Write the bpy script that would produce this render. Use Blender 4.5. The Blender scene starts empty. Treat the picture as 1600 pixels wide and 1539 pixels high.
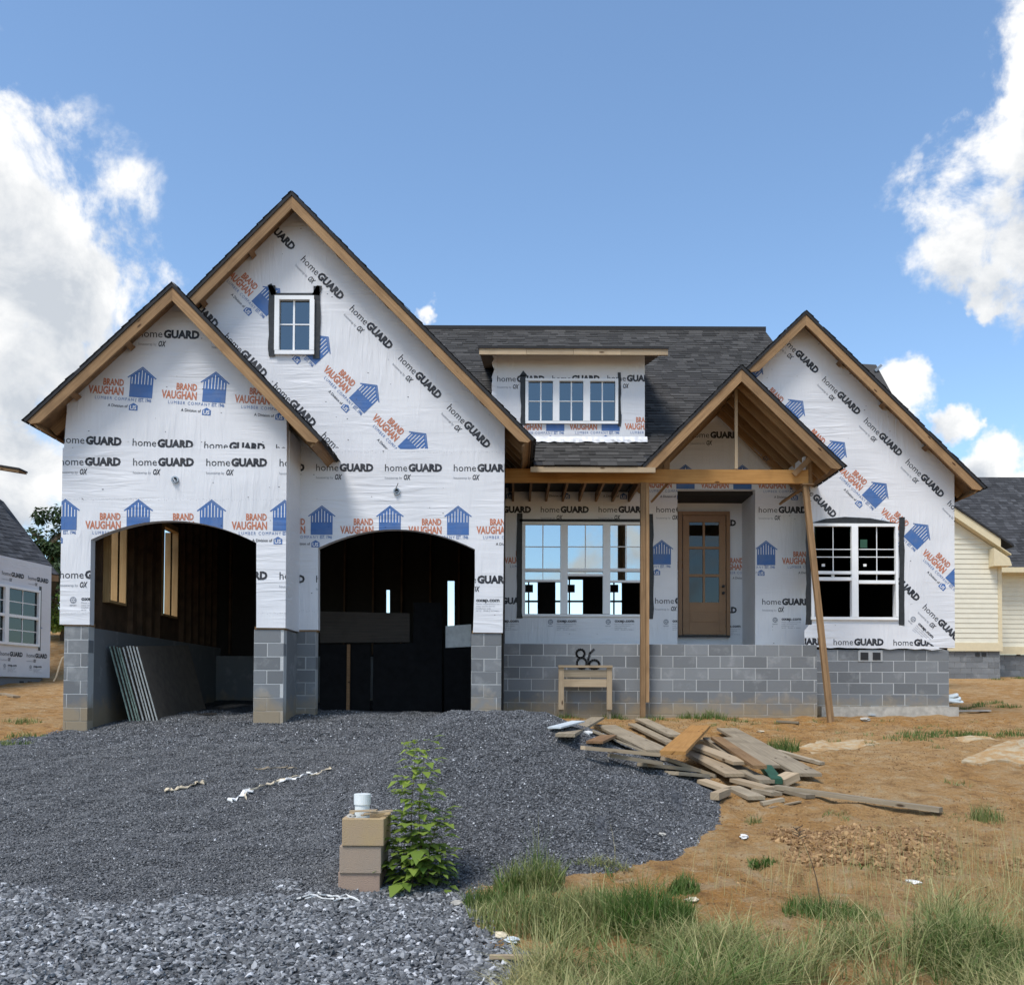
import bpy, bmesh, math, random
import numpy as np
from mathutils import Vector, Matrix
from mathutils.geometry import tessellate_polygon

random.seed(7)
RNG = np.random.default_rng(7)
SC = bpy.context.scene
COL = SC.collection

# ------------------------------------------------------------------ camera
F, CX, HOR, W, H = 1480.0, 800.0, 1085.0, 1600.0, 1539.0
TILT, ROLL, EYE = math.radians(1.6), math.radians(0.25), 1.45
PY = HOR - F * math.tan(TILT)
FWD = Vector((0, math.cos(TILT), math.sin(TILT)))
_u0, _r0 = Vector((0, -math.sin(TILT), math.cos(TILT))), Vector((1, 0, 0))
RIGHT = _r0 * math.cos(ROLL) + _u0 * math.sin(ROLL)
UP = _u0 * math.cos(ROLL) - _r0 * math.sin(ROLL)
cam_data = bpy.data.cameras.new('camera')
cam = bpy.data.objects.new('camera', cam_data)
COL.objects.link(cam)
cm = Matrix((RIGHT, UP, -FWD)).transposed().to_4x4()
cm.translation = Vector((0, 0, EYE))
cam.matrix_world = cm
cam_data.sensor_width = 36.0
cam_data.lens = F / W * 36.0
cam_data.shift_y = (PY - H / 2) / W
cam_data.clip_start, cam_data.clip_end = 0.1, 3000
SC.camera = cam


def ray(px, py):
    return FWD + RIGHT * ((px - CX) / F) + UP * ((PY - py) / F)


def P(px, py, Y):
    """photo pixel -> world point at depth Y"""
    d = ray(px, py)
    t = Y / d.y
    return Vector((0, 0, EYE)) + d * t


def XZ(px, py, Y):
    p = P(px, py, Y)
    return (p.x, p.z)


# ------------------------------------------------------------------ world, sun, exposure
SUN_EL, SUN_AZ = math.radians(60), math.radians(-35)   # azimuth from -Y (towards the camera side), clockwise
SC.view_settings.view_transform = 'Standard'
SC.view_settings.look = 'None'
SC.view_settings.exposure = 0.34
SC.view_settings.gamma = 1.0
sun_dir = Vector((math.sin(SUN_AZ) * math.cos(SUN_EL), -math.cos(SUN_AZ) * math.cos(SUN_EL), math.sin(SUN_EL)))
sd = bpy.data.lights.new('sun', 'SUN')
sd.energy, sd.angle, sd.color = 2.9, math.radians(20), (1.0, 0.95, 0.88)
so = bpy.data.objects.new('sun', sd)
COL.objects.link(so)
so.location = (0, 0, 30)
so.rotation_euler = sun_dir.to_track_quat('Z', 'Y').to_euler()

world = bpy.data.worlds.new('World')
SC.world = world
world.use_nodes = True


def nn(nt, kind, ins=None, **props):
    n = nt.nodes.new(kind)
    for k, v in props.items():
        setattr(n, k, v)
    for k, v in (ins or {}).items():
        s = n.inputs[k]
        if isinstance(v, bpy.types.NodeSocket):
            nt.links.new(v, s)
        else:
            s.default_value = v
    return n


def mth(nt, op, a, b=None, c=None, clamp=False):
    ins = {0: a}
    if b is not None:
        ins[1] = b
    if c is not None:
        ins[2] = c
    return nn(nt, 'ShaderNodeMath', ins, operation=op, use_clamp=clamp).outputs[0]


def build_world():
    nt = world.node_tree
    nt.nodes.clear()
    out = nn(nt, 'ShaderNodeOutputWorld')
    bg = nn(nt, 'ShaderNodeBackground', {'Strength': 0.125})
    nt.links.new(bg.outputs[0], out.inputs[0])
    sky = nn(nt, 'ShaderNodeTexSky', sky_type='NISHITA', sun_disc=False, sun_elevation=SUN_EL,
             sun_rotation=math.pi - SUN_AZ, altitude=300.0, air_density=1.0, dust_density=0.6, ozone_density=1.4)
    # cloud density as a function of the view direction
    g = bpy.data.node_groups.new('cloud_density', 'ShaderNodeTree')
    g.interface.new_socket('Dir', in_out='INPUT', socket_type='NodeSocketVector')
    g.interface.new_socket('Density', in_out='OUTPUT', socket_type='NodeSocketFloat')
    gi, go = nn(g, 'NodeGroupInput'), nn(g, 'NodeGroupOutput')
    wn = nn(g, 'ShaderNodeTexNoise', {'Vector': gi.outputs[0], 'Scale': 7.0, 'Detail': 6.0, 'Roughness': 0.62})
    wc = nn(g, 'ShaderNodeVectorMath', {0: wn.outputs['Color'], 1: (0.5, 0.5, 0.5)}, operation='SUBTRACT').outputs[0]
    ws = nn(g, 'ShaderNodeVectorMath', {0: wc, 'Scale': 0.14}, operation='SCALE').outputs[0]
    D = nn(g, 'ShaderNodeVectorMath', {0: gi.outputs[0], 1: ws}, operation='ADD').outputs[0]
    sep = nn(g, 'ShaderNodeSeparateXYZ', {0: D})
    n1 = nn(g, 'ShaderNodeTexNoise', {'Vector': gi.outputs[0], 'Scale': 11.0, 'Detail': 9.0, 'Roughness': 0.62, 'Distortion': 0.3})
    n2 = nn(g, 'ShaderNodeTexNoise', {'Vector': D, 'Scale': 2.3, 'Detail': 3.0, 'Roughness': 0.55})
    blobs = [(-60, 300, 190), (40, 380, 175), (120, 450, 135), (-30, 520, 200), (90, 590, 120), (20, 690, 140),
             (1590, 250, 110), (1495, 330, 88), (1625, 370, 105), (1615, 70, 95), (1545, 165, 50), (1660, 200, 130), (1425, 590, 46),
             (1500, 645, 34), (1575, 725, 58), (1530, 472, 34), (660, 490, 26)]
    acc = None
    for bx, by, br in blobs:
        c = ray(bx, by).normalized()
        dist = nn(g, 'ShaderNodeVectorMath', {0: D, 1: c}, operation='DISTANCE').outputs['Value']
        v = nn(g, 'ShaderNodeMapRange', {'Value': dist, 'From Min': 0.0, 'From Max': br * 1.36 / F, 'To Min': 1.0, 'To Max': 0.0})
        acc = v.outputs[0] if acc is None else nn(g, 'ShaderNodeMath', {0: acc, 1: v.outputs[0], 2: 0.12}, operation='SMOOTH_MAX').outputs[0]
    # elsewhere, the same broken cumulus all round (left out of the clear stretch of sky over the house)
    clear = nn(g, 'ShaderNodeVectorMath', {0: D, 1: ray(800, 300).normalized()}, operation='DISTANCE').outputs['Value']
    allow = nn(g, 'ShaderNodeMapRange', {'Value': clear, 'From Min': 0.62, 'From Max': 0.9, 'To Min': 0.0, 'To Max': 1.0}).outputs[0]
    gen = nn(g, 'ShaderNodeMapRange', {'Value': n2.outputs[0], 'From Min': 0.47, 'From Max': 0.68, 'To Min': 0.0, 'To Max': 0.85}).outputs[0]
    gen = mth(g, 'MULTIPLY', gen, allow)
    acc = mth(g, 'MAXIMUM', acc, gen)
    nz = mth(g, 'MULTIPLY', mth(g, 'SUBTRACT', n1.outputs[0], 0.5), 2.5)
    nz = mth(g, 'MULTIPLY', nz, mth(g, 'MULTIPLY', acc, 3.0, clamp=True))
    dens = mth(g, 'ADD', acc, nz)
    g.links.new(dens, go.inputs[0])

    tc = nn(nt, 'ShaderNodeTexCoord')
    dvec = nn(nt, 'ShaderNodeVectorMath', {0: tc.outputs['Generated']}, operation='NORMALIZE').outputs[0]
    up = nn(nt, 'ShaderNodeVectorMath', {0: dvec, 1: (-0.02, 0.0, 0.055)}, operation='ADD').outputs[0]
    A = nt.nodes.new('ShaderNodeGroup'); A.node_tree = g; nt.links.new(dvec, A.inputs[0])
    B = nt.nodes.new('ShaderNodeGroup'); B.node_tree = g; nt.links.new(up, B.inputs[0])
    cov = nn(nt, 'ShaderNodeMapRange', {'Value': A.outputs[0], 'From Min': 0.22, 'From Max': 0.68}, interpolation_type='SMOOTHSTEP').outputs[0]
    thick = nn(nt, 'ShaderNodeMapRange', {'Value': B.outputs[0], 'From Min': 0.25, 'From Max': 1.0, 'To Min': 0.0, 'To Max': 1.0}).outputs[0]
    ccol = nn(nt, 'ShaderNodeMix', {0: thick, 6: (6.8, 6.8, 6.75, 1), 7: (3.9, 4.2, 4.6, 1)}, data_type='RGBA').outputs[2]
    skyc = nn(nt, 'ShaderNodeMix', {0: 1.0, 6: sky.outputs[0], 7: SKY_TINT}, data_type='RGBA', blend_type='MULTIPLY').outputs[2]
    mix = nn(nt, 'ShaderNodeMix', {0: cov, 6: skyc, 7: ccol}, data_type='RGBA').outputs[2]
    nt.links.new(mix, bg.inputs[0])


SKY_TINT = (1.3, 1.42, 1.45, 1)
build_world()

# ------------------------------------------------------------------ materials
MATS = {}


def mat(name, build):
    m = bpy.data.materials.new(name)
    m.use_nodes = True
    nt = m.node_tree
    b = nt.nodes['Principled BSDF']
    build(nt, b)
    MATS[name] = m
    return m


def setc(b, col=None, rough=0.7, metal=0.0, spec=0.4):
    if col is not None:
        b.inputs['Base Color'].default_value = (*col, 1)
    b.inputs['Roughness'].default_value = rough
    b.inputs['Metallic'].default_value = metal
    b.inputs['Specular IOR Level'].default_value = spec


def geo_pos(nt):
    return nn(nt, 'ShaderNodeNewGeometry').outputs['Position']


def bump(nt, b, h, strength=0.4, dist=0.02):
    bp = nn(nt, 'ShaderNodeBump', {'Height': h, 'Strength': strength, 'Distance': dist})
    nt.links.new(bp.outputs[0], b.inputs['Normal'])


def mixc(nt, fac, a, c):
    return nn(nt, 'ShaderNodeMix', {0: fac, 6: a, 7: c}, data_type='RGBA').outputs[2]


def ramp(nt, v, a, b_):
    return nn(nt, 'ShaderNodeMapRange', {'Value': v, 'From Min': a, 'From Max': b_}).outputs[0]


def wrap_bump(nt, b):
    p = geo_pos(nt)
    mp = nn(nt, 'ShaderNodeMapping', {'Vector': p, 'Rotation': (0, 0.5, 0), 'Scale': (9.0, 3.0, 1.1)}).outputs[0]
    mp2 = nn(nt, 'ShaderNodeMapping', {'Vector': p, 'Rotation': (0, -0.75, 0), 'Scale': (1.2, 3.0, 12.0)}).outputs[0]
    a = nn(nt, 'ShaderNodeTexNoise', {'Vector': mp, 'Scale': 1.4, 'Detail': 3.0, 'Roughness': 0.5, 'Distortion': 0.6}).outputs[0]
    c = nn(nt, 'ShaderNodeTexNoise', {'Vector': mp2, 'Scale': 0.9, 'Detail': 2.0, 'Distortion': 0.8}).outputs[0]
    big = nn(nt, 'ShaderNodeTexNoise', {'Vector': p, 'Scale': 0.8, 'Detail': 2.0}).outputs[0]
    m1 = mth(nt, 'MULTIPLY', mth(nt, 'POWER', a, 2.0), ramp(nt, big, 0.42, 0.66))
    m2 = mth(nt, 'MULTIPLY', mth(nt, 'POWER', c, 2.0), ramp(nt, big, 0.58, 0.35))
    h = mth(nt, 'ADD', m1, m2)
    h = mth(nt, 'ADD', h, mth(nt, 'MULTIPLY', big, 1.2))
    bump(nt, b, h, 0.55, 0.035)


def m_wrap(nt, b):
    setc(b, (0.72, 0.73, 0.755), 0.5, spec=0.35)
    p = geo_pos(nt)
    n = nn(nt, 'ShaderNodeTexNoise', {'Vector': p, 'Scale': 1.1, 'Detail': 4.0}).outputs[0]
    col = mixc(nt, ramp(nt, n, 0.35, 0.7), (0.64, 0.65, 0.68, 1), (0.72, 0.725, 0.75, 1))
    nt.links.new(col, b.inputs['Base Color'])
    wrap_bump(nt, b)


def m_ink(c):
    def f(nt, b):
        p = geo_pos(nt)
        n = nn(nt, 'ShaderNodeTexNoise', {'Vector': p, 'Scale': 6.0, 'Detail': 4.0}).outputs[0]
        c2 = tuple(x * 0.8 + 0.05 for x in c)
        nt.links.new(mixc(nt, ramp(nt, n, 0.4, 0.7), (*c, 1), (*c2, 1)), b.inputs['Base Color'])
        setc(b, None, 0.5, spec=0.3)
        wrap_bump(nt, b)
    return f


mat('wrap', m_wrap)
mat('ink_black', m_ink((0.018, 0.02, 0.028)))
mat('ink_blue', m_ink((0.055, 0.14, 0.36)))
mat('ink_orange', m_ink((0.50, 0.17, 0.085)))
mat('ink_grey', m_ink((0.25, 0.27, 0.31)))
mat('ink_white', m_ink((0.70, 0.71, 0.74)))


def m_lumber(c1, c2, knots=True, rough=0.75):
    def f(nt, b):
        uv = nn(nt, 'ShaderNodeUVMap').outputs[0]
        rnd = nn(nt, 'ShaderNodeObjectInfo').outputs['Random']
        off = nn(nt, 'ShaderNodeCombineXYZ', {0: mth(nt, 'MULTIPLY', rnd, 37.0), 1: mth(nt, 'MULTIPLY', rnd, 11.0), 2: 0.0}).outputs[0]
        v = nn(nt, 'ShaderNodeVectorMath', {0: uv, 1: off}, operation='ADD').outputs[0]
        st = nn(nt, 'ShaderNodeMapping', {'Vector': v, 'Scale': (1.6, 42.0, 1.0)}).outputs[0]
        g = nn(nt, 'ShaderNodeTexNoise', {'Vector': st, 'Scale': 1.0, 'Detail': 5.0, 'Roughness': 0.6, 'Distortion': 0.4}).outputs[0]
        big = nn(nt, 'ShaderNodeTexNoise', {'Vector': v, 'Scale': 2.2, 'Detail': 3.0}).outputs[0]
        col = mixc(nt, ramp(nt, g, 0.3, 0.72), (*c1, 1), (*c2, 1))
        dark = tuple(x * 0.62 for x in c2)
        col = mixc(nt, mth(nt, 'MULTIPLY', ramp(nt, big, 0.5, 0.75), 0.55), col, (*dark, 1))
        if knots:
            ks = nn(nt, 'ShaderNodeMapping', {'Vector': v, 'Scale': (2.3, 7.0, 1.0)}).outputs[0]
            k = nn(nt, 'ShaderNodeTexVoronoi', {'Vector': ks, 'Scale': 1.0}).outputs['Distance']
            col = mixc(nt, ramp(nt, k, 0.13, 0.07), col, (c2[0] * 0.28, c2[1] * 0.22, c2[2] * 0.18, 1))
        var = mth(nt, 'ADD', mth(nt, 'MULTIPLY', rnd, 0.5), 0.75)
        col = nn(nt, 'ShaderNodeMix', {0: 1.0, 6: col, 7: nn(nt, 'ShaderNodeCombineColor', {0: var, 1: var, 2: var}).outputs[0]},
                 data_type='RGBA', blend_type='MULTIPLY').outputs[2]
        nt.links.new(col, b.inputs['Base Color'])
        setc(b, None, rough, spec=0.25)
        bump(nt, b, g, 0.35, 0.004)
    return f


mat('lumber', m_lumber((0.34, 0.215, 0.11), (0.20, 0.115, 0.055)))
mat('lumber_orange', m_lumber((0.50, 0.27, 0.09), (0.36, 0.175, 0.05)))
mat('lumber_dark', m_lumber((0.26, 0.15, 0.075), (0.16, 0.09, 0.045)))
mat('lumber_grey', m_lumber((0.34, 0.285, 0.205), (0.20, 0.16, 0.11)))
mat('lumber_pale', m_lumber((0.43, 0.34, 0.23), (0.30, 0.225, 0.145)))
mat('plywood', m_lumber((0.52, 0.35, 0.17), (0.38, 0.23, 0.10), knots=False))
mat('osb_dark', m_lumber((0.07, 0.057, 0.046), (0.04, 0.034, 0.03), knots=False))


def m_shingle(base):
    def f(nt, b):
        at = nn(nt, 'ShaderNodeAttribute', attribute_name='shade').outputs['Fac']
        p = geo_pos(nt)
        n = nn(nt, 'ShaderNodeTexNoise', {'Vector': p, 'Scale': 140.0, 'Detail': 2.0}).outputs[0]
        v = mth(nt, 'MULTIPLY', at, mth(nt, 'ADD', mth(nt, 'MULTIPLY', n, 0.9), 0.55))
        col = nn(nt, 'ShaderNodeMix', {0: 1.0, 6: (*base, 1), 7: nn(nt, 'ShaderNodeCombineColor', {0: v, 1: v, 2: v}).outputs[0]},
                 data_type='RGBA', blend_type='MULTIPLY').outputs[2]
        nt.links.new(col, b.inputs['Base Color'])
        setc(b, None, 0.9, spec=0.2)
        bump(nt, b, n, 0.5, 0.004)
    return f


mat('shingle', m_shingle((0.052, 0.05, 0.048)))
mat('shingle_dark', m_shingle((0.05, 0.051, 0.055)))


def m_plain(c, rough=0.6, metal=0.0, spec=0.4, var=0.15, scale=8.0, bs=0.15):
    def f(nt, b):
        p = geo_pos(nt)
        n = nn(nt, 'ShaderNodeTexNoise', {'Vector': p, 'Scale': scale, 'Detail': 5.0, 'Roughness': 0.6}).outputs[0]
        lo = tuple(x * (1 - var) for x in c)
        hi = tuple(min(1, x * (1 + var)) for x in c)
        nt.links.new(mixc(nt, ramp(nt, n, 0.3, 0.7), (*lo, 1), (*hi, 1)), b.inputs['Base Color'])
        setc(b, None, rough, metal, spec)
        if bs:
            bump(nt, b, n, bs, 0.01)
    return f


mat('roof_felt', m_plain((0.022, 0.023, 0.026), 0.85))
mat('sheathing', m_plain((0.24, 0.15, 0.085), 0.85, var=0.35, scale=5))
mat('vinyl', m_plain((0.80, 0.81, 0.82), 0.35, var=0.03, bs=0))
mat('tape', m_plain((0.02, 0.021, 0.023), 0.45, var=0.4, scale=14, bs=0.6))
mat('paint_black', m_plain((0.02, 0.02, 0.022), 0.6))
mat('metal_grey', m_plain((0.33, 0.35, 0.37), 0.4, 0.7))
mat('door_brown', m_plain((0.25, 0.135, 0.062), 0.45, var=0.12, scale=3, bs=0.05))
mat('white_plastic', m_plain((0.75, 0.80, 0.80), 0.35, var=0.04, bs=0))
mat('white_trash', m_plain((0.72, 0.72, 0.70), 0.6))
mat('tan_trash', m_plain((0.55, 0.47, 0.34), 0.8, var=0.3))
def m_spill(nt, b):
    p = geo_pos(nt)
    n = nn(nt, 'ShaderNodeTexNoise', {'Vector': p, 'Scale': 5.0, 'Detail': 8.0, 'Roughness': 0.75}).outputs[0]
    col = mixc(nt, ramp(nt, n, 0.44, 0.58), (0.40, 0.25, 0.115, 1), (0.46, 0.39, 0.27, 1))
    nt.links.new(col, b.inputs['Base Color'])
    setc(b, None, 0.95, spec=0.15)
    bump(nt, b, n, 0.9, 0.05)


mat('spill', m_spill)
mat('concrete', m_plain((0.40, 0.38, 0.34), 0.9, var=0.25, scale=9, bs=0.5))
mat('siding', m_plain((0.69, 0.66, 0.54), 0.6, var=0.05, scale=3, bs=0.05))
mat('trim_cream', m_plain((0.66, 0.57, 0.38), 0.6, var=0.05, bs=0.05))
mat('dark_room', m_plain((0.022, 0.02, 0.018), 0.9))  # near-black walls: the darkness of the interiors is put into the colour
mat('sheathing_shaded', m_plain((0.07, 0.042, 0.024), 0.85, var=0.4, scale=4))  # sheathing again, with the garage's shade put into its colour
mat('stud_shaded', m_plain((0.085, 0.05, 0.028), 0.85, var=0.4, scale=4))  # stud wood darkened in colour to stand for the garage's shade
mat('drywall_edge', m_plain((0.36, 0.38, 0.37), 0.8, var=0.3, scale=30))
mat('drywall_green', m_plain((0.20, 0.27, 0.23), 0.8, var=0.35, scale=12))
mat('drywall_face', m_plain((0.13, 0.11, 0.09), 0.8, var=0.2))
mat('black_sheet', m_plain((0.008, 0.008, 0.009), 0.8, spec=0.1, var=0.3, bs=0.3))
mat('green_paint', m_plain((0.02, 0.075, 0.045), 0.6))
mat('blue_white', m_plain((0.50, 0.55, 0.58), 0.6))
mat('bark', m_plain((0.10, 0.07, 0.045), 0.9, var=0.3))


def m_cmu(c, warm=0.0):
    def f(nt, b):
        p = geo_pos(nt)
        rnd = nn(nt, 'ShaderNodeObjectInfo').outputs['Random']
        n = nn(nt, 'ShaderNodeTexNoise', {'Vector': p, 'Scale': 90.0, 'Detail': 4.0, 'Roughness': 0.7}).outputs[0]
        big = nn(nt, 'ShaderNodeTexNoise', {'Vector': p, 'Scale': 3.0, 'Detail': 5.0, 'Roughness': 0.65}).outputs[0]
        v = mth(nt, 'ADD', mth(nt, 'MULTIPLY', rnd, 0.34), 0.80)
        v = mth(nt, 'MULTIPLY', v, mth(nt, 'ADD', mth(nt, 'MULTIPLY', n, 0.35), 0.82))
        col = nn(nt, 'ShaderNodeMix', {0: 1.0, 6: (*c, 1), 7: nn(nt, 'ShaderNodeCombineColor', {0: v, 1: v, 2: v}).outputs[0]},
                 data_type='RGBA', blend_type='MULTIPLY').outputs[2]
        col = mixc(nt, mth(nt, 'MULTIPLY', ramp(nt, big, 0.55, 0.72), 0.45), col, (0.40, 0.41, 0.41, 1))
        # splashed clay near the ground
        z = nn(nt, 'ShaderNodeSeparateXYZ', {0: p}).outputs[2]
        s = mth(nt, 'MULTIPLY', ramp(nt, mth(nt, 'SUBTRACT', z, mth(nt, 'MULTIPLY', big, 0.9)), 1.0, 0.7), 0.75)
        col = mixc(nt, s, col, (0.30, 0.23, 0.14, 1))
        nt.links.new(col, b.inputs['Base Color'])
        setc(b, None, 0.95, spec=0.2)
        bump(nt, b, n, 0.6, 0.006)
    return f


mat('cmu', m_cmu((0.185, 0.195, 0.205)))
mat('mortar', m_cmu((0.42, 0.43, 0.43)))


def m_brownblock(nt, b):
    p = nn(nt, 'ShaderNodeTexCoord').outputs['Object']
    rnd = nn(nt, 'ShaderNodeObjectInfo').outputs['Random']
    big = nn(nt, 'ShaderNodeTexNoise', {'Vector': p, 'Scale': 5.0, 'Detail': 4.0}).outputs[0]
    n = nn(nt, 'ShaderNodeTexNoise', {'Vector': p, 'Scale': 130.0, 'Detail': 3.0}).outputs[0]
    col = nn(nt, 'ShaderNodeObjectInfo').outputs['Color']
    col = mixc(nt, mth(nt, 'MULTIPLY', ramp(nt, big, 0.42, 0.65), 0.5), col, (0.36, 0.27, 0.20, 1))
    col = mixc(nt, mth(nt, 'MULTIPLY', ramp(nt, n, 0.55, 0.75), 0.4), col, (0.15, 0.11, 0.08, 1))
    nt.links.new(col, b.inputs['Base Color'])
    setc(b, None, 0.95, spec=0.2)
    bump(nt, b, n, 0.7, 0.006)


mat('brown_block', m_brownblock)


def m_glass(name, refl, tint):
    m = bpy.data.materials.new(name)
    m.use_nodes = True
    nt = m.node_tree
    nt.nodes.clear()
    out = nn(nt, 'ShaderNodeOutputMaterial')
    tr = nn(nt, 'ShaderNodeBsdfTransparent', {'Color': (*tint, 1)})
    gl = nn(nt, 'ShaderNodeBsdfGlossy', {'Color': (0.85, 0.95, 1.0, 1), 'Roughness': 0.015})
    lw = nn(nt, 'ShaderNodeLayerWeight', {'Blend': 0.25}).outputs['Fresnel']
    fac = mth(nt, 'ADD', lw, refl, clamp=True)
    mx = nn(nt, 'ShaderNodeMixShader', {0: fac, 1: tr.outputs[0], 2: gl.outputs[0]})
    nt.links.new(mx.outputs[0], out.inputs[0])
    MATS[name] = m


m_glass('glass', 0.13, (0.22, 0.26, 0.27))
m_glass('glass_bright', 0.46, (0.3, 0.34, 0.34))  # same glass, with the bright sky reflection set by a raised strength
m_glass('glass_door', 0.03, (0.22, 0.26, 0.27))
m_glass('glass_dark', -0.035, (0.22, 0.30, 0.25))  # same glass, its dark green reflection put into strength and tint


def m_dirt(nt, b):
    p = geo_pos(nt)
    big = nn(nt, 'ShaderNodeTexNoise', {'Vector': p, 'Scale': 0.55, 'Detail': 6.0, 'Roughness': 0.6}).outputs[0]
    mid = nn(nt, 'ShaderNodeTexNoise', {'Vector': p, 'Scale': 4.5, 'Detail': 8.0, 'Roughness': 0.7}).outputs[0]
    fine = nn(nt, 'ShaderNodeTexNoise', {'Vector': p, 'Scale': 45.0, 'Detail': 5.0, 'Roughness': 0.75}).outputs[0]
    col = mixc(nt, ramp(nt, big, 0.38, 0.62), (0.45, 0.235, 0.075, 1), (0.50, 0.31, 0.14, 1))
    col = mixc(nt, mth(nt, 'MULTIPLY', ramp(nt, mid, 0.5, 0.64), 0.7), col, (0.54, 0.41, 0.25, 1))
    col = mixc(nt, mth(nt, 'MULTIPLY', ramp(nt, mid, 0.47, 0.34), 0.75), col, (0.21, 0.115, 0.05, 1))
    col = mixc(nt, mth(nt, 'MULTIPLY', ramp(nt, fine, 0.54, 0.64), 0.45), col, (0.55, 0.41, 0.24, 1))
    col = mixc(nt, mth(nt, 'MULTIPLY', ramp(nt, fine, 0.46, 0.36), 0.6), col, (0.19, 0.10, 0.04, 1))
    nt.links.new(col, b.inputs['Base Color'])
    setc(b, None, 0.95, spec=0.15)
    h = mth(nt, 'ADD', mth(nt, 'MULTIPLY', mid, 1.5), mth(nt, 'MULTIPLY', fine, 0.5))
    bump(nt, b, h, 1.0, 0.09)


mat('dirt', m_dirt)


def m_gravelbed(nt, b):
    p = geo_pos(nt)
    v = nn(nt, 'ShaderNodeTexVoronoi', {'Vector': p, 'Scale': 38.0, 'Randomness': 1.0})
    n = nn(nt, 'ShaderNodeTexNoise', {'Vector': p, 'Scale': 1.2, 'Detail': 4.0}).outputs[0]
    g = nn(nt, 'ShaderNodeSeparateColor', {0: v.outputs['Color']}).outputs[0]
    col = mixc(nt, g, (0.022, 0.024, 0.028, 1), (0.11, 0.115, 0.125, 1))  # bed kept dark: shade in the gaps between stones, put into colour
    col = mixc(nt, mth(nt, 'MULTIPLY', ramp(nt, n, 0.45, 0.7), 0.5), col, (0.085, 0.088, 0.095, 1))
    nt.links.new(col, b.inputs['Base Color'])
    setc(b, None, 0.85, spec=0.3)
    bump(nt, b, mth(nt, 'SUBTRACT', 1.0, v.outputs['Distance']), 1.0, 0.02)


mat('gravel_bed', m_gravelbed)


def m_stone(lo, hi, speck=2.0):
    def f(nt, b):
        rnd = nn(nt, 'ShaderNodeObjectInfo').outputs['Random']
        p = geo_pos(nt)
        n = nn(nt, 'ShaderNodeTexNoise', {'Vector': p, 'Scale': 60.0, 'Detail': 3.0}).outputs[0]
        f2 = mth(nt, 'POWER', rnd, 2.4)
        col = mixc(nt, f2, (*lo, 1), (*hi, 1))
        col = mixc(nt, mth(nt, 'MULTIPLY', ramp(nt, n, 0.5, 0.75), 0.25), col, (*[min(0.5, c * 1.5) for c in hi], 1))
        nt.links.new(col, b.inputs['Base Color'])
        col = mixc(nt, nn(nt, 'ShaderNodeMath', {0: rnd, 1: speck}, operation='GREATER_THAN').outputs[0], col, (0.50, 0.51, 0.53, 1))
        nt.links.new(col, b.inputs['Base Color'])
        setc(b, None, 0.7, spec=0.45)
    return f


mat('stone_fine', m_stone((0.035, 0.037, 0.041), (0.215, 0.22, 0.23), 0.988))
mat('stone_drive', m_stone((0.06, 0.062, 0.066), (0.21, 0.212, 0.216), 0.992))
mat('stone_coarse', m_stone((0.06, 0.064, 0.07), (0.33, 0.34, 0.355), 0.97))
mat('clod', m_stone((0.17, 0.09, 0.035), (0.40, 0.245, 0.11)))


def m_leafy(name, c1, c2, trans=0.3):
    def f(nt, b):
        at = nn(nt, 'ShaderNodeAttribute', attribute_name='shade').outputs['Fac']
        nt.links.new(mixc(nt, at, (*c1, 1), (*c2, 1)), b.inputs['Base Color'])
        setc(b, None, 0.55, spec=0.3)
        out = nt.nodes['Material Output']
        tl = nn(nt, 'ShaderNodeBsdfTranslucent')
        nt.links.new(mixc(nt, at, (*c1, 1), (*c2, 1)), tl.inputs[0])
        mx = nn(nt, 'ShaderNodeMixShader', {0: trans, 1: b.outputs[0], 2: tl.outputs[0]})
        nt.links.new(mx.outputs[0], out.inputs[0])
    mat(name, f)


m_leafy('grass', (0.07, 0.145, 0.024), (0.52, 0.45, 0.22))
m_leafy('weed_leaf', (0.07, 0.15, 0.025), (0.31, 0.40, 0.075), 0.4)
m_leafy('tree_leaf', (0.018, 0.035, 0.012), (0.06, 0.10, 0.035), 0.25)

# ------------------------------------------------------------------ mesh helpers


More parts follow.
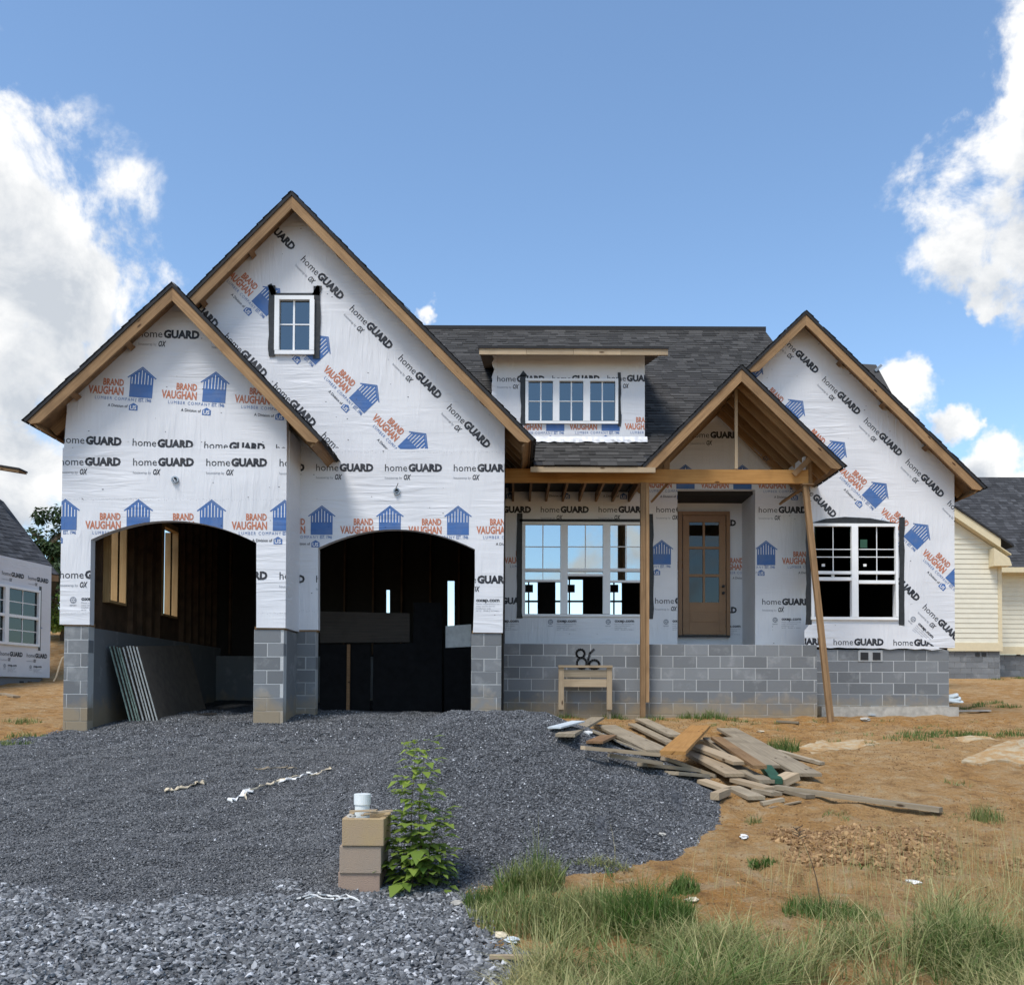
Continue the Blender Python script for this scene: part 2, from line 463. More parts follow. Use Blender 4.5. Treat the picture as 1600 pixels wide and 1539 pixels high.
class MB:
    """collects faces (with uv and material) and links them as one mesh object"""

    def __init__(self):
        self.v, self.f, self.uv, self.m, self.sh = [], [], [], [], []

    def face(self, pts, uv=None, m=0, sh=0.5):
        i = len(self.v)
        self.v += [tuple(p) for p in pts]
        self.f.append(tuple(range(i, i + len(pts))))
        self.uv += uv if uv else [(p[0] + p[1] * 0.7, p[2]) for p in pts]
        self.m.append(m)
        self.sh += [sh] * len(pts)

    def box(self, c, ax, half, m=0, sh=0.5):
        """ax: three unit axes, half: half sizes; the uv runs along axis 0"""
        c = Vector(c)
        a, b_, d = [Vector(ax[i]) * half[i] for i in range(3)]
        uo = random.random() * 9
        for (n, s, t, un, sn, tn) in ((a, b_, d, 0, 1, 2), (b_, a, d, 1, 0, 2), (d, a, b_, 2, 0, 1)):
            for sg in (1, -1):
                o = c + n * sg
                q = [o - s - t, o + s - t, o + s + t, o - s + t]
                us = [(-half[sn], -half[tn]), (half[sn], -half[tn]), (half[sn], half[tn]), (-half[sn], half[tn])]
                if un == 0:
                    us = [(u[0] * 0.2, u[1] + u[0]) for u in us]
                nrm = (q[1] - q[0]).cross(q[2] - q[0])
                if nrm.dot(n * sg) < 0:
                    q.reverse(); us.reverse()
                self.face(q, [(u[0] + uo, u[1] + uo * 0.37 + un) for u in us], m, sh)

    def abox(self, x0, x1, y0, y1, z0, z1, m=0, along=0):
        ex = [Vector((1, 0, 0)), Vector((0, 1, 0)), Vector((0, 0, 1))]
        hs = [(x1 - x0) / 2, (y1 - y0) / 2, (z1 - z0) / 2]
        order = [along] + [i for i in range(3) if i != along]
        self.box(((x0 + x1) / 2, (y0 + y1) / 2, (z0 + z1) / 2), [ex[i] for i in order], [hs[i] for i in order], m)

    def beam(self, p0, p1, w, t, side, m=0):
        """board from p0 to p1, w wide along `side`, t thick"""
        p0, p1 = Vector(p0), Vector(p1)
        a = (p1 - p0)
        L = a.length
        a.normalize()
        s = Vector(side)
        s = (s - a * s.dot(a)).normalized()
        n = a.cross(s)
        self.box((p0 + p1) / 2, (a, s, n), (L / 2, w / 2, t / 2), m)

    def prism(self, loops, y0, y1, m=0, msides=None):
        """2-D loops in (x,z): first outline, then holes; from y0 (front) to y1"""
        allp = [p for lp in loops for p in lp]
        tris = tessellate_polygon([[Vector((p[0], p[1], 0)) for p in lp] for lp in loops])
        for t in tris:
            q = [allp[i] for i in t]
            ar = (q[1][0] - q[0][0]) * (q[2][1] - q[0][1]) - (q[1][1] - q[0][1]) * (q[2][0] - q[0][0])
            if ar < 0:
                q.reverse()
            self.face([(p[0], y0, p[1]) for p in q], None, m)
            self.face([(p[0], y1, p[1]) for p in reversed(q)], None, m if msides is None else msides)
        for k, lp in enumerate(loops):
            ar = sum(lp[i][0] * lp[(i + 1) % len(lp)][1] - lp[(i + 1) % len(lp)][0] * lp[i][1] for i in range(len(lp)))
            ccw = (ar > 0)
            if k > 0:
                ccw = not ccw
            for i in range(len(lp)):
                a, b_ = lp[i], lp[(i + 1) % len(lp)]
                q = [(a[0], y0, a[1]), (a[0], y1, a[1]), (b_[0], y1, b_[1]), (b_[0], y0, b_[1])]
                if not ccw:
                    q.reverse()
                L = math.hypot(a[0] - b_[0], a[1] - b_[1])
                self.face(q, [(0, 0), (0, y1 - y0), (L, y1 - y0), (L, 0)], m if msides is None else msides)

    def build(self, name, mats, parent=None, weld=False):
        me = bpy.data.meshes.new(name)
        me.from_pydata(self.v, [], self.f)
        for mm in (mats if isinstance(mats, (list, tuple)) else [mats]):
            me.materials.append(MATS[mm])
        if self.f:
            uvl = me.uv_layers.new(name='UVMap')
            uvl.data.foreach_set('uv', np.array(self.uv, dtype=np.float32).ravel())
            me.polygons.foreach_set('material_index', self.m)
            at = me.attributes.new('shade', 'FLOAT', 'POINT')
            at.data.foreach_set('value', np.array(self.sh, dtype=np.float32))
        return link(me, name, parent)


def link(me, name, parent=None):
    o = bpy.data.objects.new(name, me)
    COL.objects.link(o)
    if parent is not None:
        setp(o, parent)
    return o


WORLD = {}


def wmat(o):
    """world matrix without waiting for the depsgraph"""
    m = o.matrix_basis.copy()
    if o.parent:
        m = wmat(o.parent) @ o.matrix_parent_inverse @ m
    return m


def setp(o, parent):
    o.parent = parent
    o.matrix_parent_inverse = wmat(parent).inverted()


def thing(name, loc, label, cat, group=None):
    e = bpy.data.objects.new(name, None)
    e.empty_display_size = 0.2
    COL.objects.link(e)
    e.location = loc
    tag(e, label, cat, group)
    return e


def tag(o, label=None, cat=None, group=None, kind=None):
    for k, v in (('label', label), ('category', cat), ('group', group), ('kind', kind)):
        if v:
            o[k] = v
    return o


def quick(name, m, parent, fn):
    mb = MB()
    fn(mb)
    return mb.build(name, m, parent)


def mesh_np(name, verts, faces, m, shade=None, parent=None, smooth=False):
    """numpy arrays -> mesh (faces: n x 3 or n x 4)"""
    me = bpy.data.meshes.new(name)
    n, k = faces.shape
    me.vertices.add(len(verts))
    me.vertices.foreach_set('co', verts.astype(np.float32).ravel())
    me.loops.add(n * k)
    me.loops.foreach_set('vertex_index', faces.astype(np.int32).ravel())
    me.polygons.add(n)
    me.polygons.foreach_set('loop_start', np.arange(0, n * k, k, dtype=np.int32))
    if smooth:
        me.polygons.foreach_set('use_smooth', np.ones(n, dtype=bool))
    me.update(calc_edges=True)
    me.validate()
    me.materials.append(MATS[m])
    if shade is not None:
        at = me.attributes.new('shade', 'FLOAT', 'POINT')
        at.data.foreach_set('value', shade.astype(np.float32))
    return link(me, name, parent)

# ------------------------------------------------------------------ terrain
_yk = [-500, 0, 3, 5, 6.7, 10, 13, 16, 18, 22, 26, 34, 60, 150, 600]
_zk = [-1.2, -0.5, -0.25, -0.10, 0.01, 0.43, 0.78, 1.04, 1.14, 1.38, 1.72, 2.12, 3.0, 4.5, 9.0]


def vnoise(x, y, s, seed):
    """value noise on numpy arrays"""
    x, y = np.asarray(x, float) / s + seed * 17.3, np.asarray(y, float) / s - seed * 9.1
    xi, yi = np.floor(x), np.floor(y)
    fx, fy = x - xi, y - yi
    fx, fy = fx * fx * (3 - 2 * fx), fy * fy * (3 - 2 * fy)

    def h(a, b):
        v = np.sin(a * 127.1 + b * 311.7 + seed * 74.7) * 43758.5453
        return v - np.floor(v)
    return (h(xi, yi) * (1 - fx) + h(xi + 1, yi) * fx) * (1 - fy) + (h(xi, yi + 1) * (1 - fx) + h(xi + 1, yi + 1) * fx) * fy


def dirt_z(x, y):
    x, y = np.asarray(x, float), np.asarray(y, float)
    z = np.interp(y, _yk, _zk)
    z = z + 0.05 * (vnoise(x, y, 2.3, 1) - 0.5) + 0.035 * (vnoise(x, y, 0.8, 2) - 0.5) + 0.06 * (vnoise(x, y, 0.33, 3) - 0.5) + 0.042 * (vnoise(x, y, 0.14, 4) - 0.5)
    # ruts left by wheels, running from the lumber pile towards the right foreground
    s_ = (x - 1.2) * 0.55 + (y - 8.2) * 0.83
    z = z - 0.05 * np.exp(-((s_ + 0.35 + 0.12 * (vnoise(x, y, 1.1, 6) - 0.5)) / 0.13) ** 2) * (x > 0.8) - 0.04 * np.exp(-((s_ - 1.1 + 0.2 * (vnoise(x, y, 0.9, 7) - 0.5)) / 0.15) ** 2) * (x > 1.6)
    # clods thrown up near the right foreground
    r = np.hypot((x - 3.0) / 0.9, (y - 7.9) / 0.8)
    z = z + 0.10 * np.clip(1 - r, 0, 1) * (0.4 + vnoise(x, y, 0.12, 5))
    # the bank beside the house on the left and the rise behind
    z = z + 1.6 * np.clip((y - 22) / 14, 0, 1) ** 1.2 * np.clip((-x - 9) / 5, 0, 1) * np.clip((y - 26.5) / 4, 0, 1)
    return z


def pile_r(x, y):
    """1 at the foot of the gravel heap, 0 on its short flat crest"""
    dx = np.clip(np.abs(x + 0.22) - 0.45, 0, None) / np.where(x > -0.22, 2.0, 1.25)
    dy = np.clip(np.abs(y - 10.9) - 0.15, 0, None) / np.where(y > 10.9, 1.5, 3.7)
    return np.sqrt(dx * dx + dy * dy)


def gravel_h(x, y):
    """thickness of the gravel over the soil (<=0: none)"""
    x, y = np.asarray(x, float), np.asarray(y, float)
    r = pile_r(x, y)
    t_ = np.clip(1.0 - np.sqrt(r * r + 0.012), 0, None)
    pile = 0.78 * t_ + 0.05 * (vnoise(x, y, 0.7, 11) - 0.5) * np.clip(t_ * 4, 0, 1) - 0.02 * (t_ <= 0) - 0.005
    # drive: left of a wandering edge
    edge = np.interp(y, [2, 5, 6.0, 6.8, 7.6, 9, 10, 12, 14, 15.5, 16], [0.35, 0.2, -0.45, -0.5, 0.2, 1.0, 1.3, 1.3, 0.2, -0.2, -0.3])
    edge = edge + 0.25 * (vnoise(x, y, 0.5, 12) - 0.5)
    d = np.clip((edge - x) / 0.8, -1, 1)
    left = np.interp(y, [2, 10, 11.8, 13.4, 14.2, 15], [-30, -9.5, -7.6, -6.9, -6.55, -6.5])
    d = np.minimum(d, np.clip((x - left) / 0.8, -1, 1))
    d = np.minimum(d, np.clip((20.6 - y) / 0.5, -1, 1))
    rut = np.exp(-((x + 2.7 + 0.25 * np.sin(y * 0.5)) / 0.16) ** 2) + np.exp(-((x + 4.3 + 0.25 * np.sin(y * 0.5)) / 0.16) ** 2)
    drive = 0.045 * d - 0.03 * rut * (y > 6) + 0.02 * (vnoise(x, y, 1.2, 13) - 0.5)
    apron = 0.05 * np.exp(-((x + 1.9) / 1.9) ** 2 - ((y - 15.0) / 1.5) ** 2) + 0.07 * np.exp(-((x + 3.9) / 1.6) ** 2 - ((y - 15.0) / 1.6) ** 2)
    side = np.clip((edge + 0.4 - x) / 0.5, 0, 1)
    return np.maximum(drive + apron * side, pile)


def ground_z(x, y):
    d = dirt_z(x, y)
    return np.maximum(d, d + gravel_h(x, y))


def gz(x, y):
    return float(ground_z(x, y))


def G(px, py, lift=0.0):
    """photo pixel -> where its ray meets the ground (raised by lift)"""
    d = ray(px, py)
    ys = np.arange(3.0, 60, 0.01)
    t = ys / d.y
    xs, zs = d.x * t, EYE + d.z * t
    hit = np.nonzero(zs <= ground_z(xs, ys) + lift)[0]
    i = hit[0] if len(hit) else len(ys) - 1
    return Vector((xs[i], ys[i], gz(xs[i], ys[i]) + lift))


def axis(segs):
    out = [segs[0][0]]
    for a, b, s in segs:
        n = max(1, int(round((b - a) / s)))
        out += list(np.linspace(a, b, n + 1)[1:])
    return np.array(out)


def sheet(name, xs, ys, zf, m, keep=None):
    X, Y = np.meshgrid(xs, ys)
    Z = zf(X, Y)
    nx, ny = len(xs), len(ys)
    v = np.stack([X.ravel(), Y.ravel(), Z.ravel()], 1)
    idx = np.arange(nx * ny).reshape(ny, nx)
    f = np.stack([idx[:-1, :-1], idx[:-1, 1:], idx[1:, 1:], idx[1:, :-1]], -1).reshape(-1, 4)
    if keep is not None:
        f = f[keep(X.ravel(), Y.ravel())[f].max(1)]
        used = np.unique(f)
        mp = -np.ones(len(v), int); mp[used] = np.arange(len(used))
        v, f = v[used], mp[f]
    return mesh_np(name, v, f, m, smooth=True)


ground = sheet('ground', axis([(-600, -60, 60), (-60, -12, 2), (-12, -2, 0.14), (-2, 6.5, 0.05), (6.5, 14, 0.15), (14, 60, 2), (60, 600, 60)]),
               axis([(-500, -20, 60), (-20, 3, 1.5), (3, 16.5, 0.05), (16.5, 36, 0.25), (36, 80, 2), (80, 600, 52)]), dirt_z, 'dirt')
tag(ground, 'bare orange clay soil around the unfinished house', None, None, 'structure')
drive = sheet('gravel_driveway', axis([(-16, -7, 0.2), (-7, 3.2, 0.07)]), axis([(1.5, 4, 0.2), (4, 15.2, 0.07), (15.2, 20.6, 0.3)]),
              lambda x, y: dirt_z(x, y) + np.maximum(gravel_h(x, y), -0.03), 'gravel_bed', keep=lambda x, y: gravel_h(x, y) > -0.02)
tag(drive, 'dark grey crushed stone driveway with a heap of gravel', None, None, 'structure')


def stones(name, base_keep, xs, ys, density, smin, smax, m, zf, label, seed=1, flat=0.7, lift=0.0):
    """stuff: stones strewn on a hidden-size copy of the surface with geometry nodes"""
    o = sheet(name, xs, ys, zf, m, keep=base_keep)
    ng = bpy.data.node_groups.new(name, 'GeometryNodeTree')
    ng.interface.new_socket('Geometry', in_out='INPUT', socket_type='NodeSocketGeometry')
    ng.interface.new_socket('Geometry', in_out='OUTPUT', socket_type='NodeSocketGeometry')
    gi, go = nn(ng, 'NodeGroupInput'), nn(ng, 'NodeGroupOutput')
    dp = nn(ng, 'GeometryNodeDistributePointsOnFaces', {'Mesh': gi.outputs[0], 'Density': density, 'Seed': seed})
    variants = nn(ng, 'GeometryNodeGeometryToInstance')
    for k in range(5):
        ico = nn(ng, 'GeometryNodeMeshIcoSphere', {'Radius': 0.5, 'Subdivisions': 1})
        pos = nn(ng, 'GeometryNodeInputPosition').outputs[0]
        off = nn(ng, 'ShaderNodeVectorMath', {0: pos, 1: (k * 3.7, k * 1.9, k * 5.3)}, operation='ADD').outputs[0]
        nz = nn(ng, 'ShaderNodeTexNoise', {'Vector': off, 'Scale': 2.6, 'Detail': 0.0}).outputs['Color']
        cen = nn(ng, 'ShaderNodeVectorMath', {0: nz, 1: (0.5, 0.5, 0.5)}, operation='SUBTRACT').outputs[0]
        amp = nn(ng, 'ShaderNodeVectorMath', {0: cen, 'Scale': 0.95}, operation='SCALE').outputs[0]
        sp = nn(ng, 'GeometryNodeSetPosition', {'Geometry': ico.outputs[0], 'Offset': amp})
        ng.links.new(sp.outputs[0], variants.inputs[0])
    rot = nn(ng, 'FunctionNodeRandomValue', data_type='FLOAT_VECTOR')
    rot.inputs[0].default_value, rot.inputs[1].default_value = (-0.5, -0.5, 0.0), (0.5, 0.5, 6.28)
    scl = nn(ng, 'FunctionNodeRandomValue', data_type='FLOAT_VECTOR')
    scl.inputs[0].default_value = (smin, smin, smin * flat)
    scl.inputs[1].default_value = (smax, smax * 0.8, smax * flat * 0.8)
    ip = nn(ng, 'GeometryNodeInstanceOnPoints', {'Points': dp.outputs[0], 'Instance': variants.outputs[0], 'Rotation': rot.outputs[0], 'Scale': scl.outputs[0]})
    ip.inputs['Pick Instance'].default_value = True
    sm = nn(ng, 'GeometryNodeSetMaterial', {'Geometry': ip.outputs[0], 'Material': MATS[m]})
    ng.links.new(sm.outputs[0], go.inputs[0])
    md = o.modifiers.new('stones', 'NODES')
    md.node_group = ng
    tag(o, label, None, None, 'stuff')
    return o


def on_pile(x, y):
    return pile_r(x, y) + 0.14 * (vnoise(x, y, 0.4, 24) - 0.5) < 1.0


gsurf = lambda x, y: dirt_z(x, y) + gravel_h(x, y) + 0.004
coarse_edge = lambda x, y: 6.6 + 0.9 * (vnoise(x, y, 1.1, 21) - 0.5) + 0.7 * (vnoise(x, y, 0.25, 22) - 0.5) + np.clip((-x - 2.5) * 0.12, 0, 0.8)
in_view = lambda x, y, m=2.2: (np.abs(x) < y * 0.5405 + m)
stones('drive_gravel', lambda x, y: (gravel_h(x, y) > -0.005) & ~on_pile(x, y) & (y > coarse_edge(x, y) - 0.3) & in_view(x, y) & (y < 12.5), axis([(-9.5, 3, 0.1)]), axis([(5.5, 12.6, 0.1)]),
       5200, 0.007, 0.024, 'stone_drive', gsurf, 'fine dusty grey gravel spread over the drive', 6)
stones('fine_gravel', lambda x, y: (gravel_h(x, y) > -0.005) & on_pile(x, y) & (y > coarse_edge(x, y) - 0.25) & in_view(x, y) & (y < 12.5), axis([(-9.5, 3, 0.1)]), axis([(5.5, 12.6, 0.1)]),
       5200, 0.008, 0.027, 'stone_fine', gsurf, 'fine dark grey gravel of the heap', 1)
stones('far_gravel', lambda x, y: (gravel_h(x, y) > -0.005) & in_view(x, y) & (y >= 12.2), axis([(-8.5, 3, 0.15)]), axis([(12.2, 16, 0.15)]),
       2400, 0.014, 0.034, 'stone_fine', gsurf, 'fine dark grey gravel in front of the garage', 2)
stones('coarse_stones', lambda x, y: (gravel_h(x, y) > -0.005) & (y < coarse_edge(x, y)) & in_view(x, y), axis([(-7, 1.5, 0.1)]), axis([(3.4, 8, 0.1)]),
       1900, 0.013, 0.06, 'stone_coarse', gsurf, 'coarse crushed grey stone in the foreground of the drive', 3)
stones('soil_clods', lambda x, y: (gravel_h(x, y) < 0) & (np.hypot((x - 3.0) / 0.95, (y - 7.9) / 0.75) + 1.0 * (vnoise(x, y, 0.3, 33) - 0.5) < 0.8), axis([(1, 5, 0.1)]), axis([(6.5, 9.5, 0.1)]),
       1100, 0.008, 0.075, 'clod', dirt_z, 'crumbly brown clods of dug clay', 4, flat=1.0)
stones('soil_crumbs', lambda x, y: (gravel_h(x, y) < 0) & in_view(x, y) & (vnoise(x, y, 0.7, 31) > 0.4), axis([(-1, 9, 0.12)]), axis([(5, 16.5, 0.12)]),
       190, 0.005, 0.03, 'clod', dirt_z, 'small crumbs of clay on the bare soil', 5)

# ------------------------------------------------------------------ printed house wrap
_txt = {}


def text_tris(s, offset=0.0, shear=0.0, spacing=1.0):
    """triangles of a string scaled to width 1 and cap height 1 (baseline at 0)"""
    key = (s, offset, shear, spacing)
    if key in _txt:
        return _txt[key]
    cu = bpy.data.curves.new('t', 'FONT')
    cu.body, cu.offset, cu.shear, cu.space_character = s, offset, shear, spacing
    cu.resolution_u = 2
    cu.fill_mode = 'FRONT'
    o = bpy.data.objects.new('t', cu)
    COL.objects.link(o)
    dg = bpy.context.evaluated_depsgraph_get()
    me = o.evaluated_get(dg).to_mesh()
    me.calc_loop_triangles()
    co = np.array([v.co[:2] for v in me.vertices])
    tr = np.array([t.vertices[:] for t in me.loop_triangles])
    o.evaluated_get(dg).to_mesh_clear()
    bpy.data.objects.remove(o)
    bpy.data.curves.remove(cu)
    co[:, 0] -= co[:, 0].min()
    w = co[:, 0].max()
    cap = 0.73                                     # cap height of the built-in face at size 1
    co = co / np.array([w, cap])
    _txt[key] = co[tr]
    return _txt[key]


def put(tris, out, mid, x, z, w, h):
    out.append((tris * np.array([w, h]) + np.array([x, z]), mid))


def poly_tris(pts):
    t = tessellate_polygon([[Vector((p[0], p[1], 0)) for p in pts]])
    a = np.array(pts, float)
    return np.array([[a[i] for i in q] for q in t])


# ink slots: 0 black, 1 blue, 2 orange, 3 grey, 4 white
def unit_home():
    o = []
    put(text_tris('home', 0.0), o, 0, 0.0, 0.0, 0.355, 0.118)
    put(text_tris('GUARD', 0.058), o, 0, 0.372, 0.0, 0.54, 0.118)
    put(text_tris('housewrap by', 0.0), o, 3, 0.0, -0.125, 0.27, 0.042)
    put(text_tris('OX', 0.035, 0.25), o, 0, 0.30, -0.135, 0.115, 0.085)
    return o


def unit_logo():
    o = []
    put(text_tris('BRAND', 0.036), o, 2, -0.575, 0.158, 0.31, 0.102)
    put(text_tris('VAUGHAN', 0.036), o, 2, -0.79, 0.022, 0.53, 0.118)
    put(text_tris('LUMBER COMPANY', 0.0, 0, 1.35), o, 1, -0.68, -0.062, 0.63, 0.05)
    put(text_tris('EST. 1946', 0.02), o, 1, -0.025, -0.062, 0.19, 0.055)
    put(text_tris('A Division of', 0.012), o, 0, -0.48, -0.165, 0.30, 0.045)
    o.append((poly_tris([(-0.174, 0), (0.174, 0), (0.174, 0.31), (0, 0.445), (-0.174, 0.31)]), 1))
    for k in range(7):
        x = -0.145 + k * 0.048
        o.append((poly_tris([(x - 0.006, 0.20), (x + 0.006, 0.20), (x + 0.006, 0.415 - abs(x) * 0.76), (x - 0.006, 0.415 - abs(x) * 0.76)]), 4))
    for s in (-1, 1):
        a = [(0, 0.47), (s * 0.222, 0.298), (s * 0.205, 0.288), (0, 0.45)]
        o.append((poly_tris(a), 1))
    o.append((poly_tris([(-0.16, -0.20), (-0.03, -0.20), (-0.03, -0.125), (-0.095, -0.085), (-0.16, -0.125)]), 1))
    put(text_tris('US', 0.03), o, 4, -0.143, -0.185, 0.095, 0.06)
    return o


def unit_info():
    o = []
    put(text_tris('oxep.com', 0.035), o, 0, 0.0, 0.0, 0.37, 0.06)
    for k in range(4):
        put(text_tris(['Meets requirements for', 'water resistive barrier', 'installed per code', 'air barrier'][k], 0.0), o, 3, 0.0, -0.045 - k * 0.035, 0.37 - 0.07 * (k % 3), 0.022)
    ring = [(math.cos(a) * 0.05 - 0.12, math.sin(a) * 0.05 + 0.005) for a in np.linspace(0, 2 * math.pi, 20, endpoint=False)]
    o.append((poly_tris(ring), 3))
    put(text_tris('CC', 0.03), o, 4, -0.15, -0.02, 0.06, 0.05)
    put(text_tris('REPORT', 0.02), o, 3, -0.17, -0.085, 0.1, 0.022)
    return o


def unit_stitch():
    o, rd = [], random.Random(5)
    for k in range(34):
        x, z, l, a = k * 0.032 + rd.uniform(-0.01, 0.01), rd.uniform(-0.012, 0.012), rd.uniform(0.008, 0.02), rd.uniform(0.2, 0.9)
        d, nr = (math.cos(a) * l, math.sin(a) * l), (-math.sin(a) * 0.0025, math.cos(a) * 0.0025)
        o.append((poly_tris([(x - nr[0], z - nr[1]), (x + d[0], z + d[1]), (x + nr[0], z + nr[1])]), 3))
    return o


UNITS = {'stitch': unit_stitch(), 'home': unit_home(), 'logo': unit_logo(), 'info': unit_info()}


def clip_half(poly, a, b, c, keep_inside=True):
    """keep the part with a*x+b*z+c >= 0"""
    out = []
    n = len(poly)
    for i in range(n):
        p, q = poly[i], poly[(i + 1) % n]
        dp, dq = a * p[0] + b * p[1] + c, a * q[0] + b * q[1] + c
        if dp >= 0:
            out.append(p)
        if (dp >= 0) != (dq >= 0):
            t = dp / (dp - dq)
            out.append((p[0] + (q[0] - p[0]) * t, p[1] + (q[1] - p[1]) * t))
    return out


def edges_of(poly):
    ar = sum(poly[i][0] * poly[(i + 1) % len(poly)][1] - poly[(i + 1) % len(poly)][0] * poly[i][1] for i in range(len(poly)))
    pl = poly if ar > 0 else poly[::-1]
    es = []
    for i in range(len(pl)):
        p, q = pl[i], pl[(i + 1) % len(pl)]
        a, b = -(q[1] - p[1]), (q[0] - p[0])
        L = math.hypot(a, b) or 1
        es.append((a / L, b / L, -(a * p[0] + b * p[1]) / L))
    return es


def lettering(parent, Y, clip, holes, rows, scale=1.0, name='lettering', proud=0.003, dots=24):
    """rows: (unit, px, py, step_px, first, last, angle in degrees, dy per step); clip/holes are convex (x,z) polygons"""
    ce, he = edges_of(clip), [edges_of(h) for h in holes]
    hb = [(min(p[0] for p in h), max(p[0] for p in h), min(p[1] for p in h), max(p[1] for p in h)) for h in holes]
    mb = MB()

    def emit(poly, mid):
        for (a, b, c) in ce:
            poly = clip_half(poly, a, b, c)
            if len(poly) < 3:
                return
        parts = [poly]
        for es, bb in zip(he, hb):
            nxt = []
            for pl in parts:
                xs, zs = [p[0] for p in pl], [p[1] for p in pl]
                if max(xs) < bb[0] or min(xs) > bb[1] or max(zs) < bb[2] or min(zs) > bb[3]:
                    nxt.append(pl)
                    continue
                rem = pl
                for (a, b, c) in es:
                    outp = clip_half(rem, -a, -b, -c)
                    if len(outp) >= 3:
                        nxt.append(outp)
                    rem = clip_half(rem, a, b, c)
                    if len(rem) < 3:
                        break
            parts = nxt
        lift = 0.0015 if mid == 4 else 0.0
        for pl in parts:
            mb.face([(p[0], Y - proud - lift, p[1]) for p in pl], None, mid)

    cx0, cx1 = min(p[0] for p in clip), max(p[0] for p in clip)
    cz0, cz1 = min(p[1] for p in clip), max(p[1] for p in clip)
    for (u, px, py, step, k0, k1, ang, dy) in rows:
        ca, sa = math.cos(math.radians(ang)), math.sin(math.radians(ang))
        rot = np.array([[ca, sa], [-sa, ca]])
        for k in range(k0, k1 + 1):
            ox, oz = XZ(px + step[0] * k, py + step[1] * k, Y)
            for tris, mid in UNITS[u]:
                T = (tris * scale) @ rot + np.array([ox, oz])
                if T[..., 0].max() < cx0 or T[..., 0].min() > cx1 or T[..., 1].max() < cz0 or T[..., 1].min() > cz1:
                    continue
                for t in T:
                    ar = (t[1][0] - t[0][0]) * (t[2][1] - t[0][1]) - (t[1][1] - t[0][1]) * (t[2][0] - t[0][0])
                    q = [tuple(p) for p in t]
                    if ar < 0:
                        q.reverse()
                    if abs(ar) > 1e-9:
                        emit(q, mid)
    rd = random.Random(int(abs(Y) * 100) + len(rows))
    for k in range(dots):       # staples
        x, z, r = rd.uniform(cx0, cx1), rd.uniform(cz0, cz1), rd.uniform(0.005, 0.011)
        emit([(x - r, z - r * 0.5), (x + r, z - r * 0.5), (x + r, z + r * 0.5), (x - r, z + r * 0.5)], 0)
    return mb.build(name, ['ink_black', 'ink_blue', 'ink_orange', 'ink_grey', 'ink_white'], parent)


# ------------------------------------------------------------------ the unfinished house
D1, D2, D3, DP, D4, DR = 14.10, 15.0, 17.87, 16.33, 17.23, 18.9
house = thing('unfinished_house', (0.0, 16.5, 1.0), 'unfinished gabled house in white printed house wrap on grey block foundation', 'house')


def pxl(pts, Y):
    return [XZ(p[0], p[1], Y) for p in pts]


def arc(xl, yl, xm, ym, xr, yr, n=16):
    """points along the arch from left spring to right spring (px)"""
    out = []
    for i in range(n + 1):
        t = i / n
        x = xl + (xr - xl) * t
        base = yl + (yr - yl) * t
        s = 1 - (2 * t - 1) ** 2
        out.append((x, base - (0.5 * (yl + yr) - ym) * s))
    return out


def wavy(p, q, n, amp, seed):
    rd = random.Random(seed)
    return [(p[0] + (q[0] - p[0]) * i / n, p[1] + (q[1] - p[1]) * i / n + rd.uniform(-amp, amp)) for i in range(n + 1)]


# --- left garage bay
archL = arc(142, 843, 268, 813.5, 400.5, 848)
L_low = [(93, 975.5)] + [(98, 700)] + wavy((98, 697), (448, 702), 26, 1.6, 3)[1:-1] + [(448, 700), (446, 981), (400.5, 980.5)] + archL[::-1] + [(140, 976)]
L_up_clip = [(98, 712), (104, 618), (269, 458), (447, 645), (448, 712)]
wall = quick('garage_wall', 'wrap', house, lambda mb: mb.prism([pxl(L_low, D1)], D1, D1 + 0.15))
holeL = pxl([(140.5, 990)] + archL + [(400.5, 990)], D1)
lettering(wall, D1, pxl([(92, 982), (98, 698), (448, 702), (446, 984)], D1), [holeL], [
    ('home', 208, 727.5, (114.4, 0.6), -1, 2, 0, 0), ('logo', 215.8, 828.5, (114.3, 0.5), -1, 3, 0, 0),
    ('home', 208, 904, (114.4, 0.6), -1, 2, 0, 0), ('info', 127, 938, (114.4, 0.6), 0, 3, 0, 0), ('stitch', 94, 957, (114.4, 0.6), 0, 3, 0, 0), ('stitch', 98, 780, (114.4, 0.6), 0, 3, 0, 0)])
wall = quick('gable_wall', 'wrap', house, lambda mb: mb.prism([pxl([(99, 706), (104, 640), (104, 590), (269, 440), (447, 625), (448, 706)], D1)], D1 + 0.008, D1 + 0.15))
lettering(wall, D1 + 0.008, pxl([(98, 697), (104, 600), (269, 440), (447, 625), (448, 702)], D1), [], [
    ('home', 217, 526.6, (114.4, 5), -1, 1, -1.5, 0), ('logo', 219.5, 621.5, (114.3, 7.5), -1, 2, -3.8, 0),
    ('home', 95, 692, (112, 4.6), 0, 3, -2.2, 0)])
# its right-hand return wall
xs_, _ = XZ(448, 800, D1)
zb_, zt_ = XZ(448, 981, D1)[1], XZ(448, 668, D1)[1]
quick('return_wall', 'wrap', house, lambda mb: mb.abox(xs_ - 0.14, xs_ - 0.001, D1 + 0.152, D2 + 0.02, zb_, zt_))

